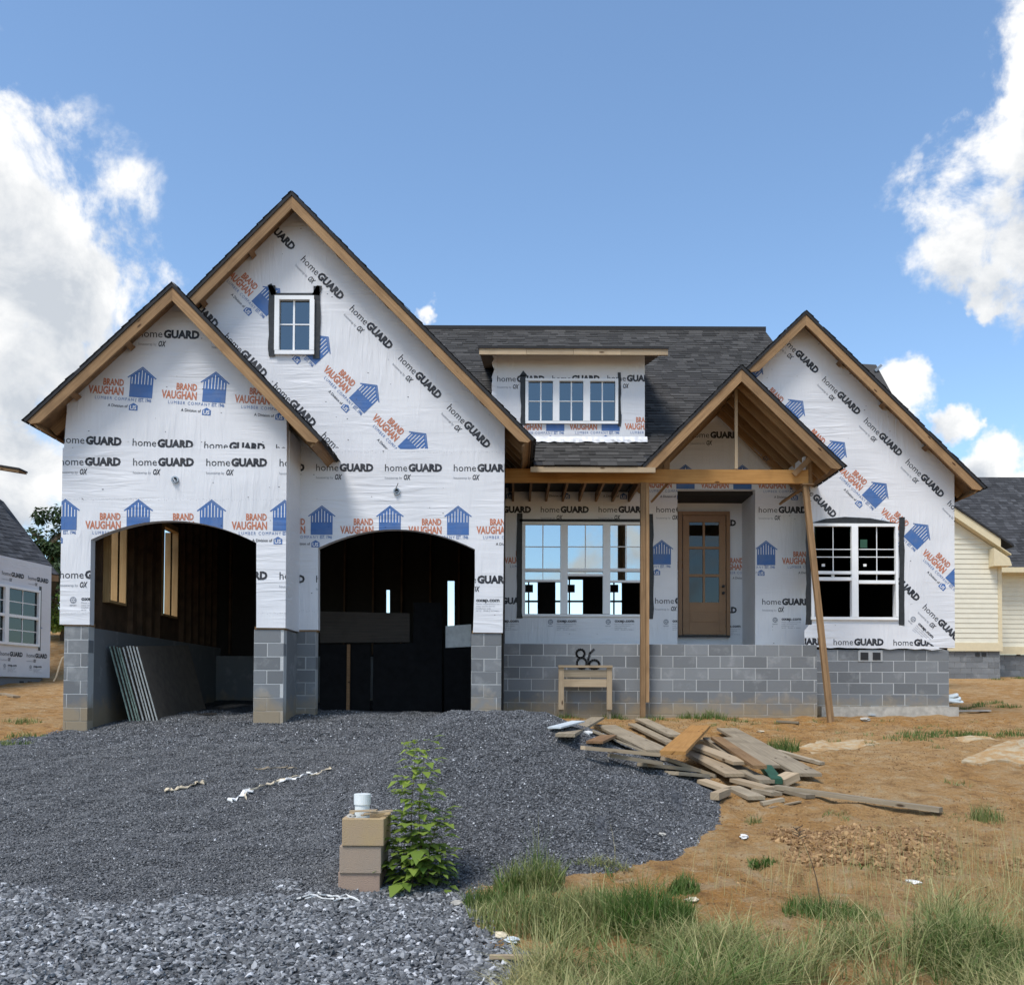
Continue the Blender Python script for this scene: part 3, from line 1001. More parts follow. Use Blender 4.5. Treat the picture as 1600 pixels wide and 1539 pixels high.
# --- middle garage bay
archM = arc(497, 856, 618, 827, 742, 858)
M_low = [(446, 984), (446, 703)] + wavy((446, 701), (788.5, 703), 26, 1.6, 5)[1:-1] + [(788.5, 702), (785.5, 988.5), (739, 988)] + [(742, 900)] + archM[::-1] + [(497, 984)]
wall = quick('garage_wall', 'wrap', house, lambda mb: mb.prism([pxl(M_low, D2)], D2, D2 + 0.15))
holeM = pxl([(497, 995)] + archM + [(742, 995)], D2)
lettering(wall, D2, pxl([(455, 990), (455, 702), (788, 703), (785.5, 992)], D2), [holeM], [
    ('home', 494, 735.8, (107.5, 0.3), -1, 2, 0, 0), ('logo', 502.5, 835.5, (106.5, 0.2), 0, 3, 0, 0),
    ('home', 494, 910, (107.5, 0.3), -1, 2, 0, 0), ('info', 744, 940, (107.5, 0.3), -3, 0, 0, 0), ('stitch', 446, 955, (107.5, 0.3), 0, 3, 0, 0), ('stitch', 446, 706, (107.5, 0.3), 0, 3, 0, 0)], dots=30)
winU = [(431, 463.5), (488, 463.5), (488, 551), (431, 551)]
wall = quick('gable_wall', 'wrap', house, lambda mb: mb.prism([pxl([(446, 706), (300, 706), (300, 470), (458, 312), (788.5, 645), (788.5, 706)], D2), pxl(winU, D2)], D2 + 0.008, D2 + 0.15))
lettering(wall, D2 + 0.008, pxl([(300, 701), (300, 470), (458, 312), (788.5, 645), (788.5, 702)], D2), [pxl(winU, D2)], [
    ('home', 469.3, 407, (76.1, 77.2), -2, 4, -45, 0), ('logo', 557, 634, (76.2, 75.6), -3, 2, -45, 0),
    ('home', 501.6, 682, (76.1, 77.2), -4, 1, -45, 0)], dots=40)

# --- porch back wall and door recess
winP = [(819, 819), (1004, 819), (1004, 960.5), (819, 960.5)]
recess = [(1058.5, 1030), (1058.5, 765), (1180, 765), (1180, 1030)]
wall = quick('porch_wall', 'wrap', house, lambda mb: mb.prism(
    [pxl([(770, 1030), (770, 640), (1275, 640), (1275, 1030), (1180, 1030), (1180, 765), (1058.5, 765), (1058.5, 1030)], D3), pxl(winP, D3)], D3, D3 + 0.15))
lettering(wall, D3, pxl([(770, 1030), (770, 640), (1275, 640), (1275, 1030)], D3), [pxl(recess, D3), pxl(winP, D3)], [
    ('home', 845, 800.5, (90.3, 0), -1, 2, 0, 0), ('logo', 1034, 882, (90.3, 0), -3, 0, 0, 0),
    ('home', 843, 943, (90.3, 0), -1, 2, 0, 0), ('info', 870, 972, (90.3, 0), -1, 2, 0, 0), ('stitch', 788, 982, (90.3, 0), 0, 3, 0, 0),
    ('home', 1079, 684, (90, 0), -3, 1, 0, 0), ('logo', 1071, 764, (89, 0.5), -3, 2, 0, 0)], dots=20)
lettering(wall, D3, pxl([(1181, 1030), (1181, 774), (1275, 774), (1275, 1030)], D3), [], [
    ('home', 1185.5, 801, (90, 0), 0, 0, 0, 0), ('logo', 1197, 883, (90, 0), 0, 1, 0, 0),
    ('home', 1191, 944.5, (90, 0), 0, 0, 0, 0), ('info', 1221, 969, (90, 0), 0, 0, 0, 0)], dots=4)
doorhole = [(1062, 1030), (1062, 801), (1139, 801), (1139, 1030)]
wall = quick('entry_wall', 'wrap', house, lambda mb: mb.prism([pxl([(1040, 1030), (1040, 745), (1175, 745), (1175, 1030)], DR)], DR, DR + 0.12))
lettering(wall, DR, pxl([(1040, 1030), (1040, 745), (1160, 745), (1160, 1030)], DR), [], [
    ('home', 1079, 821, (86, 0), 0, 0, 0, 0), ('logo', 1182, 892, (86, 0), -1, 0, 0, 0), ('home', 1080, 957, (86, 0), 0, 0, 0, 0), ('info', 1128, 980, (86, 0), 0, 0, 0, 0)], dots=0)
xr_ = XZ(1180, 900, D3)[0]
xl_ = XZ(1058.5, 900, D3)[0]
z0_, z1_ = XZ(1180, 1030, D3)[1], XZ(1180, 765, D3)[1]
quick('entry_return_wall', 'wrap', house, lambda mb: (mb.abox(xr_ + 0.002, xr_ + 0.12, D3 + 0.152, DR + 0.15, z0_, z1_ + 0.2)))
quick('entry_return_wall', 'wrap', house, lambda mb: (mb.abox(xl_ - 0.12, xl_ - 0.002, D3 + 0.152, DR + 0.15, z0_, z1_ + 0.2)))
quick('entry_ceiling', 'lumber_dark', house, lambda mb: [mb.abox(xl_ - 0.1, xr_ + 0.1, D3 + 0.152 + k * 0.145, D3 + 0.29 + k * 0.145, z1_ + 0.002, z1_ + 0.03) for k in range(7)])

# --- right gable
winR = [(1271, 820.5), (1400, 820.5), (1400, 965.5), (1271, 965.5)]
wall = quick('gable_wall', 'wrap', house, lambda mb: mb.prism(
    [pxl([(1266, 1010), (1266, 690), (1225, 690), (1165, 640), (1165, 585), (1258, 497), (1491, 728), (1492, 1012)], D4), pxl(winR, D4)], D4, D4 + 0.15))
lettering(wall, D4, pxl([(1266, 1010), (1165, 655), (1165, 585), (1258, 497), (1491, 728), (1492, 1012)], D4), [pxl(winR, D4)], [
    ('home', 1283.8, 594.7, (65.2, 64.4), -2, 4, -44.6, 0), ('logo', 1357, 784, (65.2, 64.6), -3, 3, -44.6, 0),
    ('home', 1441, 950, (65.0, 65.0), -4, 1, -44.6, 0), ('info', 1434, 975, (65, 65), -1, 0, -44.6, 0)], dots=40)
apron_px = [(1266, 974), (1404, 975), (1425, 985), (1468, 1013), (1478, 1016)] + wavy((1470, 1015), (1257, 1011), 16, 1.2, 8) + [(1257, 985)]
wall = quick('wrap_apron', 'wrap', house, lambda mb: mb.prism([pxl(apron_px, D4 - 0.012)], D4 - 0.012, D4 - 0.008))
lettering(wall, D4 - 0.012, pxl([(1257, 1013), (1257, 976), (1404, 976), (1466, 1013)], D4), [], [('home', 1302.4, 1007.5, (93.6, 0.8), -1, 1, 0, 0)], dots=6)

# --- foundation: every block in view its own object
block_me = None


def block_mesh():
    bm = bmesh.new()
    bmesh.ops.create_cube(bm, size=1.0)
    bmesh.ops.bevel(bm, geom=[e for e in bm.edges], offset=0.012, segments=1, affect='EDGES')
    me = bpy.data.meshes.new('block')
    bm.to_mesh(me)
    bm.free()
    me.materials.append(MATS['cmu'])
    return me


block_me = block_mesh()


def cmu(parent, x0, x1, ztop, zbot, Y, phase=0.0, depth=0.19, joint=0.014, skip=(), rot=None, name='block'):
    """running bond from the top course down; the joints are a recessed mortar bed"""
    n = int(math.ceil((ztop - zbot) / 0.2032))
    for r in range(n):
        zt = ztop - r * 0.2032
        x = x0 - (phase + (r % 2) * 0.2032) % 0.4064
        while x < x1 - 0.01:
            a, b = max(x, x0), min(x + 0.4064, x1)
            if b - a > 0.05 and not any(s[0] < (a + b) / 2 < s[1] and s[2] < zt - 0.1 < s[3] for s in skip):
                o = bpy.data.objects.new(name, block_me)
                COL.objects.link(o)
                jx, jz = random.uniform(-0.0035, 0.0035), random.uniform(-0.0025, 0.0025)
                o.scale = (b - a - joint, depth, 0.2032 - joint)
                o.location = ((a + b) / 2 + jx, Y + depth / 2 + random.uniform(0, 0.003), zt - 0.1016 + jz)
                if rot:
                    o.rotation_euler.z = rot[1]
                    o.location = Vector(rot[0]) + Matrix.Rotation(rot[1], 3, 'Z') @ Vector((o.location.x, o.location.y, o.location.z))
                setp(o, parent)
            x += 0.4064
    return n


def foundation(px0, px1, pytop, Y, zbot, phase=0.0, skip=(), thick=0.2):
    x0, zt = XZ(px0, pytop, Y)
    x1, _ = XZ(px1, pytop, Y)
    f = quick('foundation_wall', 'mortar', house, lambda mb: mb.abox(x0 + 0.006, x1 - 0.006, Y + 0.006, Y + thick, zbot, zt - 0.004))
    cmu(f, x0, x1, zt, zbot, Y, phase, thick - 0.02, skip=skip)
    return f, x0, x1, zt


fL = foundation(100, 139, 977.5, D1 + 0.02, 0.70, 0.15)
fl2 = foundation(396.5, 444, 983, D1 + 0.02, 0.85, 0.0)
fm1 = foundation(448, 494, 986, D2 + 0.02, 0.95, 0.1)
fm2 = foundation(736, 784, 989, D2 + 0.02, 0.95, 0.2)
fp = foundation(784.5, 1277, 1005, DP, 0.9, 0.1, thick=0.25)
vents = [(XZ(1346, 1020, D4 + 0.02)[0], XZ(1376, 1020, D4 + 0.02)[0], XZ(1346, 1032, D4)[1], XZ(1346, 1010, D4)[1])]
fr = foundation(1274, 1483, 1014.5, D4 + 0.02, 1.17, 0.0, skip=vents, thick=0.25)
# return of the left bay (short wall running back) and sill plates under the wrap
xc = fl2[2]
quick('foundation_wall', 'cmu', house, lambda mb: mb.abox(xc - 0.2, xc - 0.01, D1 + 0.25, D2 + 0.06, 0.85, fl2[3] - 0.002))
for (a, b, y, Y) in ((99, 140, 976.5, D1), (397, 446, 981.8, D1), (447, 496, 985, D2), (737, 785, 988, D2)):
    x0, z0 = XZ(a, y, Y)
    x1, _ = XZ(b, y, Y)
    quick('sill_plate', 'lumber', house, lambda mb: mb.abox(x0 + 0.005, x1 - 0.005, Y + 0.012, Y + 0.2, z0 - 0.012, z0 + 0.03))
# porch slab behind the porch foundation, footing under the right gable, foundation vent
quick('porch_slab', 'concrete', house, lambda mb: mb.abox(fp[1] + 0.1, fp[2] - 0.02, DP + 0.252, D3 - 0.002, 1.2, fp[3] - 0.03))
zf_ = XZ(1300, 1103, D4)[1]
quick('footing', 'concrete', house, lambda mb: mb.abox(XZ(1281, 1100, D4)[0], XZ(1494, 1100, D4)[0], D4 - 0.1, D4 + 0.3, 0.95, zf_ - 0.006))
xa_, za_ = XZ(98, 1139, D1)
quick('footing', 'concrete', house, lambda mb: mb.abox(XZ(80, 1100, D1)[0], XZ(141, 1100, D1)[0], D1 - 0.16, D1 + 0.4, 0.5, XZ(90, 1150, D1)[1]))


def vent(mb):
    a, b = XZ(1344, 1019, D4), XZ(1377, 1031, D4)
    mb.abox(a[0] - 0.03, b[0] + 0.03, D4 + 0.012, D4 + 0.05, b[1] - 0.03, a[1] + 0.03, 0)
    mid = (a[0] + b[0]) / 2
    for (u, v) in ((a[0], mid - 0.03), (mid + 0.03, b[0])):
        mb.abox(u + 0.01, v - 0.01, D4 + 0.004, D4 + 0.011, b[1], a[1], 1)


quick('foundation_vent', ['mortar', 'paint_black'], house, vent)


# --- inside shells: garage and rooms
def stud_wall(mb, x, y0, y1, z0, z1, face, holes=()):
    """sheathing at x with studs on its inner side (face = +1: room towards +x)"""
    n = int((y1 - y0) / 0.41)
    for k in range(n + 1):
        y = y0 + k * 0.41
        if any(h[0] < y < h[1] for h in holes):
            continue
        mb.abox(x + min(0, face * 0.09), x + max(0, face * 0.09), y, y + 0.04, z0, z1, 1, along=2)


gx0 = XZ(139, 900, D1)[0] - 0.12
gz_s = XZ(140, 979, D1)[1]
wins = [(14.97, 15.55, 2.92, 4.35), (17.25, 17.95, 2.90, 4.5)]


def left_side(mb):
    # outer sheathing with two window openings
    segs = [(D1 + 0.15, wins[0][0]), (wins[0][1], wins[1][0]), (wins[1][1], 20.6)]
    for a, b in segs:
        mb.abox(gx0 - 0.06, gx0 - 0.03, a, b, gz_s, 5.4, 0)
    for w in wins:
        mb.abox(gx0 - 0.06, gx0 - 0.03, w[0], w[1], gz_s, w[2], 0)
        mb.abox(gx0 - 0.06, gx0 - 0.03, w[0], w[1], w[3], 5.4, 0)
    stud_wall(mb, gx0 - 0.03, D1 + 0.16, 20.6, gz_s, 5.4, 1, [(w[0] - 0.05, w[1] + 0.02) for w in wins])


quick('garage_side_wall', ['sheathing_shaded', 'stud_shaded'], house, left_side)
for w in wins:
    def reveal(mb):
        mb.abox(gx0 - 0.17, gx0 + 0.08, w[1], w[1] + 0.04, w[2] - 0.04, w[3], 0, along=2)
        mb.abox(gx0 - 0.07, gx0 + 0.08, w[0] - 0.04, w[0], w[2] - 0.04, w[3], 0, along=2)
        mb.abox(gx0 - 0.07, gx0 + 0.08, w[0], w[1], w[2] - 0.04, w[2] - 0.001, 0, along=1)
        mb.abox(gx0 - 0.07, gx0 + 0.08, w[0], w[1], w[3], w[3] + 0.1, 0, along=1)
    quick('window_reveal', 'plywood', house, reveal)
quick('garage_side_footing', 'cmu', house, lambda mb: mb.abox(gx0 - 0.12, gx0 + 0.1, D1 + 0.23, 20.6, 0.5, gz_s - 0.003))
GR = XZ(788, 900, D2)[0]


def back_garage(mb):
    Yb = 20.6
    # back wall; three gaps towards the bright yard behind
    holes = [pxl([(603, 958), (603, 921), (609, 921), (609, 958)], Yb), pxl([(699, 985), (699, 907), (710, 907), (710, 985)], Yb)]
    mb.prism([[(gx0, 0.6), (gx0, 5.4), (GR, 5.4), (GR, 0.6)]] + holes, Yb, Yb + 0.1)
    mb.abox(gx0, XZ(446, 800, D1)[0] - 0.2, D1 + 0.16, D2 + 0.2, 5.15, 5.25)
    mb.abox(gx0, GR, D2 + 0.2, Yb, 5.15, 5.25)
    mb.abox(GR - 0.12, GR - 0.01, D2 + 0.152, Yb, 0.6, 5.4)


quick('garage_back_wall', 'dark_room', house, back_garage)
for k in range(9):
    x = gx0 + 0.3 + k * 0.62
    if x < GR - 0.2:
        quick('stud', 'stud_shaded', house, lambda mb: mb.abox(x, x + 0.04, 20.48, 20.6, 2.3, 5.15, along=2))
quick('garage_back_footing', 'cmu', house, lambda mb: mb.prism([[(gx0, 0.6), (gx0, 2.25), (XZ(600, 1, 20.3)[0], 2.25), (XZ(600, 1, 20.3)[0], 0.6)]], 20.3, 20.5))


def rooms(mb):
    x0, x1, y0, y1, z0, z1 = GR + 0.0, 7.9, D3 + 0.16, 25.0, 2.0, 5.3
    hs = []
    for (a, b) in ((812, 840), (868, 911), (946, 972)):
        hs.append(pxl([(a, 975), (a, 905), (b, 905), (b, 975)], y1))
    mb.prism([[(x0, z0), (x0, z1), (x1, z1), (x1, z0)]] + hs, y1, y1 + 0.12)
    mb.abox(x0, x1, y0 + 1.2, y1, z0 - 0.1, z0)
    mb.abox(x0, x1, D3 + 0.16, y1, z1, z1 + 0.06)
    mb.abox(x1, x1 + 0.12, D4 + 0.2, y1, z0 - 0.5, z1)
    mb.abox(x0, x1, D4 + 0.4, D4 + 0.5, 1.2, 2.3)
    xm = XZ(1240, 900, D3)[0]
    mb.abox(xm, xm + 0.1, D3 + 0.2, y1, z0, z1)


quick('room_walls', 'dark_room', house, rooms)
# rear windows' bars seen through the porch window
for (a, b) in ((812, 840), (868, 911), (946, 972)):
    def bars(mb):
        mb.prism([pxl([(a, 941), (a, 938), (b, 938), (b, 941)], 24.95)], 24.93, 24.97)
        m_ = (a + b) / 2
        mb.prism([pxl([(m_ - 1.2, 975), (m_ - 1.2, 905), (m_ + 1.2, 905), (m_ + 1.2, 975)], 24.95)], 24.9, 24.94)
        q = 4 + (b - a) * 0.1
        mb.prism([pxl([(m_ - q, 926), (m_ - q, 914), (m_ + q, 914), (m_ + q, 926)], 24.95)], 24.85, 24.89)
    quick('rear_window_bars', 'paint_black', house, bars)

# ------------------------------------------------------------------ roofs


def shingles(parent, O, u, v, wid, length, m='shingle', keep=None, exposure=0.14, name='shingles', tone=1.0):
    """tabs laid course by course on a slope: O eave corner, u along the eave, v up the slope"""
    O, u, v = Vector(O), Vector(u).normalized(), Vector(v).normalized()
    n = u.cross(v)
    if n.z < 0:
        n = -n
    mb = MB()
    rows = int(length / exposure)
    for r in range(rows + 1):
        x = -random.uniform(0, 0.3)
        while x < wid:
            w = random.choice((0.12, 0.17, 0.2, 0.26, 0.33))
            a, b = max(0, x), min(wid, x + w)
            x += w
            if b - a < 0.03:
                continue
            s0, s1 = r * exposure - (0.03 if r == 0 else 0), min(length, (r + 1) * exposure + 0.03)
            c = O + u * ((a + b) / 2) + v * ((s0 + s1) / 2)
            if keep and not keep(c):
                continue
            lift = random.choice((0.012, 0.012, 0.019))
            sh = tone * random.choice((0.72, 0.85, 0.95, 1.05, 1.2, 1.4)) * random.uniform(0.9, 1.1)
            p = [O + u * (a + 0.003) + v * s0 + n * lift, O + u * (b - 0.003) + v * s0 + n * lift, O + u * b + v * s1 + n * 0.004, O + u * a + v * s1 + n * 0.004]
            q = [O + u * (a + 0.003) + v * s0, O + u * (b - 0.003) + v * s0]
            if (p[1] - p[0]).cross(p[2] - p[0]).dot(n) < 0:
                p = [p[1], p[0], p[3], p[2]]
                q = q[::-1]
            mb.face(p, None, 0, sh)
            mb.face([q[0], q[1], p[1], p[0]], None, 0, sh * 0.6)
    o = mb.build(name, m, parent)
    tag(o, kind='stuff')
    return o


def gable_roof(apex, left, right, Yf, Yb, rafters=(), barge=0.13, lookout=True, wallY=None, Yback_left=None, inner=None, fascia=True):
    """apex/left/right: photo pixels of the shingle edge at the front plane Yf"""
    A, Lp, Rp = P(*apex, Yf), P(*left, Yf), P(*right, Yf)
    roof = None
    for side, E in (('left', Lp), ('right', Rp)):
        sg = -1 if side == 'left' else 1
        d = Vector((E.x - A.x, 0, E.z - A.z))
        L = d.length
        d.normalize()
        n = Vector((-d.z * sg, 0, d.x * sg))          # outward normal in XZ
        if n.z < 0:
            n = -n
        yb = Yback_left if (side == 'left' and Yback_left) else Yb
        def slab(mb):
            t1, t2 = 0.045, 0.06
            a0, e0 = A - n * 0.0, E
            pts = [(A.x, A.z), (E.x, E.z), (E.x - n.x * t1, E.z - n.z * t1), (A.x, A.z - t1 / max(0.2, n.z))]
            mb.prism([pts], Yf, yb, 0)
            pts2 = [(A.x, A.z - t1 / n.z - 0.001), (E.x - n.x * (t1 + 0.001) - d.x * 0.02, E.z - n.z * (t1 + 0.001) - d.z * 0.02),
                    (E.x - n.x * t2 - d.x * 0.02, E.z - n.z * t2 - d.z * 0.02), (A.x, A.z - t2 / n.z)]
            mb.prism([pts2], Yf + 0.02, yb, 1)
        rf = quick('roof', ['roof_felt', 'sheathing'], house, slab)
        u = Vector((0, 1, 0))
        shingles(rf, E + Vector((0, -0.012, 0)) + n * 0.002, u, -d, min(yb - Yf, 2.2), L, 'shingle_dark')
        # barge board
        def bb(mb):
            t2 = 0.057
            s = A + d * 0.0
            pts = [(A.x, A.z - t2 / n.z), (E.x - n.x * t2 - d.x * 0.03, E.z - n.z * t2 - d.z * 0.03)]
            lo = [(pts[1][0] - n.x * barge * 0.15, pts[1][1] - n.z * barge * 0.15 - barge * 0.8), (A.x, A.z - (t2 + barge) / n.z)]
            e_in = (E.x - n.x * (t2 + barge) - d.x * 0.14, E.z - n.z * (t2 + barge) - d.z * 0.14)
            poly = [pts[0], pts[1], (pts[1][0] - n.x * 0.05, pts[1][1] - n.z * 0.05), e_in, lo[1]]
            # real board, the uv along its length
            k = len(mb.f)
            mb.prism([poly], Yf + 0.015, Yf + 0.055)
            j = 0
            for f in mb.f[k:]:
                for vi in f:
                    co = Vector(mb.v[vi])
                    mb.uv[vi] = ((co - A).dot(d), (co - A).dot(n) + co.y)
        bbo = quick('barge_board', 'lumber', rf, bb)
        # rafters / lookouts under the overhang
        for y in rafters:
            if side == 'left' and Yback_left and y > Yback_left:
                continue
            mb = MB()
            c0 = A - n * (0.056 + 0.07) + d * 0.12
            c1 = E - n * (0.056 + 0.07) - d * 0.10
            c0, c1 = Vector((c0.x, y, c0.z)), Vector((c1.x, y, c1.z))
            mb.beam(c0, c1, 0.14, 0.038, n)
            mb.build('rafter', 'lumber', rf)
        if lookout and wallY:
            k = 1
            while k * 1.1 < L - 0.3:
                c = A + d * (k * 1.1) - n * (0.056 + 0.06)
                mb = MB()
                mb.beam(Vector((c.x, Yf + 0.057, c.z)), Vector((c.x, wallY - 0.003, c.z)), 0.09, 0.038, d)
                mb.build('lookout', 'lumber_dark', rf)
                k += 1
        if fascia and not (side == 'left' and fascia == 'right'):
            mb = MB()
            c = E - n * (0.056 + 0.07) - d * 0.06
            mb.beam(Vector((c.x, Yf + 0.06, c.z)), Vector((c.x, yb, c.z)), 0.15, 0.03, n)
            mb.build('fascia_board', 'lumber', rf)
    return A, Lp, Rp


raf = lambda a, n, s=0.41: [a + i * s for i in range(n)]
gable_roof((269, 441), (36.5, 655.7), (504, 686), 13.72, 18.5, rafters=raf(14.3, 8), wallY=D1)
gable_roof((455.5, 298.5), (95, 660), (835, 686), 14.62, 21.0, rafters=raf(15.25, 8), wallY=D2)
gable_roof((1259.5, 485), (1166, 576), (1541, 761), 16.85, 24.0, rafters=raf(17.5, 7), wallY=D4, fascia='right')
gable_roof((1159, 570), (1004, 727), (1321, 727.5), 15.70, 17.8, rafters=raf(16.02, 5, 0.40), barge=0.135, lookout=False, wallY=None, fascia=False)

# --- main roof over the porch, its dormer
YE, PITCH = 15.70, 0.75
ZE = XZ(900, 727, YE)[1]
YR = 22.06
zmain = lambda y: ZE + PITCH * (y - YE)
ZR = zmain(YR)
XE0, XE1 = XZ(834, 727, YE)[0], XZ(1008, 727, YE)[0]
XR = XZ(1194, 511, YR)[0]
midA = P(455.5, 298.5, 14.62)
zmid = lambda x: midA.z - (x - midA.x) * 1.0


rA = P(1259.5, 485, 16.85)


def main_slab(mb):
    q = [(XE0 - 3.9, YE), (XR, YE), (XR, YR), (XE0 - 3.9, YR)]
    xa = XE0 - 3.9
    for off, m_ in ((0.0, 0), (-0.035, 1)):
        mb.face([(XE0, YE, ZE + off), (XE1 + 0.02, YE, ZE + off), (3.76, 17.9, zmain(17.9) + off), (XE0, 17.9, zmain(17.9) + off)], None, m_)
        mb.face([(xa + 2.5, 17.9, zmain(17.9) + off), (3.8, 17.9, zmain(17.9) + off), (rA.x - 0.2, 19.6, zmain(19.6) + off), (XR, 19.9, zmain(19.9) + off), (XR, YR, ZR + off), (xa, YR, ZR + off)], None, m_)
    mb.face([(xa, YR, ZR), (XR, YR, ZR), (XR, 28.0, ZR - 4.4), (xa, 28.0, ZR - 4.4)], None, 0)
    mb.abox(xa, XR + 0.02, YR - 0.09, YR + 0.09, ZR - 0.06, ZR + 0.045, 0)
    mb.face([(XR, YR, ZR), (XR, 19.9, zmain(19.9)), (XR, 19.9, zmain(19.9) - 0.2), (XR, YR, ZR - 0.2)], None, 0)


mroof = quick('main_roof', ['roof_felt', 'sheathing'], house, main_slab)
sl = math.hypot(YR - YE, ZR - ZE)


def keep_main(c):
    if c.x < XE0 + 3.5 and zmid(c.x) > c.z + 0.15:
        return False
    if c.y < 17.95 and c.x > max(XE1 - 0.02, c.z - 3.12):
        return False
    if c.y < 17.2 and c.x > 3.81:
        return False
    if c.x > 3.3 and c.y > 16.9 and c.z < rA.z - abs(c.x - rA.x) - 0.12:
        return False
    return c.x < XR and (c.y > 18.5 or c.x < rA.x)


sh_o = shingles(mroof, (XE0 - 3.6, YE, ZE + 0.003), (1, 0, 0), (0, 1, PITCH), XR - XE0 + 3.6, sl, 'shingle', keep_main)
mb = MB()
f0, f1 = XZ(829, 728.5, YE), XZ(1024, 738.5, YE)
mb.abox(f0[0], f1[0], YE - 0.01, YE + 0.03, f1[1], f0[1] - 0.012)
mb.build('fascia_board', 'lumber_pale', mroof)
# porch ceiling joists seen under the eave
for k in range(8):
    x = XZ(800 + k * 28, 757, 16.5)[0]
    quick('porch_joist', 'lumber_dark', mroof, lambda mb: mb.abox(x, x + 0.04, 16.3, D3 - 0.003, XZ(800, 757, 16.5)[1] - 0.02, XZ(800, 745, 16.5)[1], along=1))
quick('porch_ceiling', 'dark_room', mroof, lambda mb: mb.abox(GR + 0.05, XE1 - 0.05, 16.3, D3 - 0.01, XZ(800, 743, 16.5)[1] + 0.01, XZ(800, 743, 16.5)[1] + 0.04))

YD = (EYE - ZE + PITCH * YE) / (PITCH - (HOR - 690) / F)
YD = 16.5
dl, dr = XZ(775, 600, YD)[0], XZ(1007.5, 600, YD)[0]
zt, zb = XZ(890, 552, YD)[1], zmain(YD) - 0.1
winD = [(824, 594), (963, 594), (963, 659.5), (824, 659.5)]
dwall = quick('dormer_wall', 'wrap', house, lambda mb: mb.prism([[(dl, zb), (dr, zb), (dr, zt), (dl, zt)], pxl(winD, YD)], YD, YD + 0.12))
lettering(dwall, YD, [(dl, zb), (dr, zb), (dr, zt), (dl, zt)], [pxl(winD, YD)], [
    ('home', 777, 596.5, (86, -0.5), 0, 2, 0, 0), ('logo', 867.6, 673.5, (86.5, -0.3), -1, 2, 0, 0)], scale=0.915, dots=12)


def dside(x0, x1):
    def f(mb):
        ye = 19.6
        pts = [(YD + 0.122, zmain(YD) - 0.1), (ye, zmain(ye) - 0.1), (ye, zt + 0.6), (YD + 0.122, zt)]
        for x in (x0, x1):
            mb.face([(x, p[0], p[1]) for p in pts], None, 0)
        for i in range(4):
            a, b = pts[i], pts[(i + 1) % 4]
            mb.face([(x0, a[0], a[1]), (x1, a[0], a[1]), (x1, b[0], b[1]), (x0, b[0], b[1])], None, 0)
    return f


quick('dormer_side_wall', 'wrap', house, dside(dl, dl + 0.1))
quick('dormer_side_wall', 'wrap', house, dside(dr - 0.1, dr))
# loose edges of the wrap flapping at the dormer's foot and side
mb = MB()
rd = random.Random(4)
xs = np.linspace(XZ(822, 690, YD)[0], XZ(1011, 690, YD)[0], 40)
prev = None
for x in xs:
    p = [(x, YD - 0.012 - rd.uniform(0, 0.012), zmain(YD) + 0.10), (x, YD - 0.035 - rd.uniform(0, 0.03), zmain(YD) + 0.04), (x, YD - 0.05 - rd.uniform(0, 0.05), zmain(YD - 0.06) + 0.022 + rd.uniform(0, 0.02))]
    if prev:
        mb.face([prev[0], prev[1], p[1], p[0]]); mb.face([prev[1], prev[2], p[2], p[1]])
    prev = p
mb.build('wrap_flap', 'wrap', dwall)
mb = MB()
prev = None
for k in range(22):
    z = zb + 0.3 + (zt - zb - 0.35) * k / 21
    p = [(dl + 0.02, YD - 0.006, z), (dl - 0.03 - rd.uniform(0, 0.05), YD - 0.02 + rd.uniform(-0.01, 0.03), z)]
    if prev:
        mb.face([prev[0], prev[1], p[1], p[0]])
    prev = p
mb.build('wrap_flap', 'wrap', dwall)
a, b = XZ(747, 541, 16.1), XZ(1045, 555, 16.1)
droof = quick('dormer_roof', ['roof_felt', 'sheathing'], house, lambda mb: (
    mb.face([(a[0], 16.08, a[1]), (b[0], 16.08, a[1]), (b[0], 19.9, a[1] + 0.95), (a[0], 19.9, a[1] + 0.95)], None, 0),
    mb.face([(a[0], 16.08, a[1] - 0.04), (b[0], 16.08, a[1] - 0.04), (b[0], 19.9, a[1] + 0.91), (a[0], 19.9, a[1] + 0.91)], None, 1),
    mb.face([(a[0], 16.08, a[1] - 0.04), (b[0], 16.08, a[1] - 0.04), (b[0], 16.08, a[1]), (a[0], 16.08, a[1])], None, 0),
    mb.face([(a[0], 16.08, a[1] - 0.04), (a[0], 16.08, a[1]), (a[0], 19.9, a[1] + 0.95), (a[0], 19.9, a[1] + 0.91)], None, 0)))
for k in range(4):
    u0, u1 = a[0] + 0.02 + (b[0] - a[0] - 0.03) * k / 4, a[0] + 0.02 + (b[0] - a[0] - 0.03) * (k + 1) / 4 - 0.004
    quick('fascia_board', 'lumber_pale', droof, lambda mb: mb.abox(u0, u1, 16.10, 16.14, b[1], a[1] - 0.042))
# scrap of the rear roof with a vent stack showing behind the right gable
c = [P(1335, 568, 25.5), P(1369, 570, 25.5), P(1392, 612, 23.8), P(1335, 618, 23.8)]
rr = quick('rear_roof', 'shingle', house, lambda mb: (mb.face([c[3], c[2], c[1], c[0]], None, 0, 1.1), mb.face([c[0], c[1], c[1] + Vector((0, 2, -1.5)), c[0] + Vector((0, 2, -1.5))], None, 0, 1.0),
    mb.face([c[1], c[2], c[2] + Vector((1.2, 0, -2.6)), c[1] + Vector((1.6, 2.0, -3.2))], None, 0, 0.9), mb.face([c[3], c[2], c[2] + Vector((1.2, 0, -2.6)), c[3] + Vector((0, 0, -2.6))], None, 0, 0.9)))
quick('vent_pipe', 'metal_grey', rr, lambda mb: mb.beam(P(1367, 580, 25), P(1377, 571, 25), 0.07, 0.07, (1, 0, 0)))

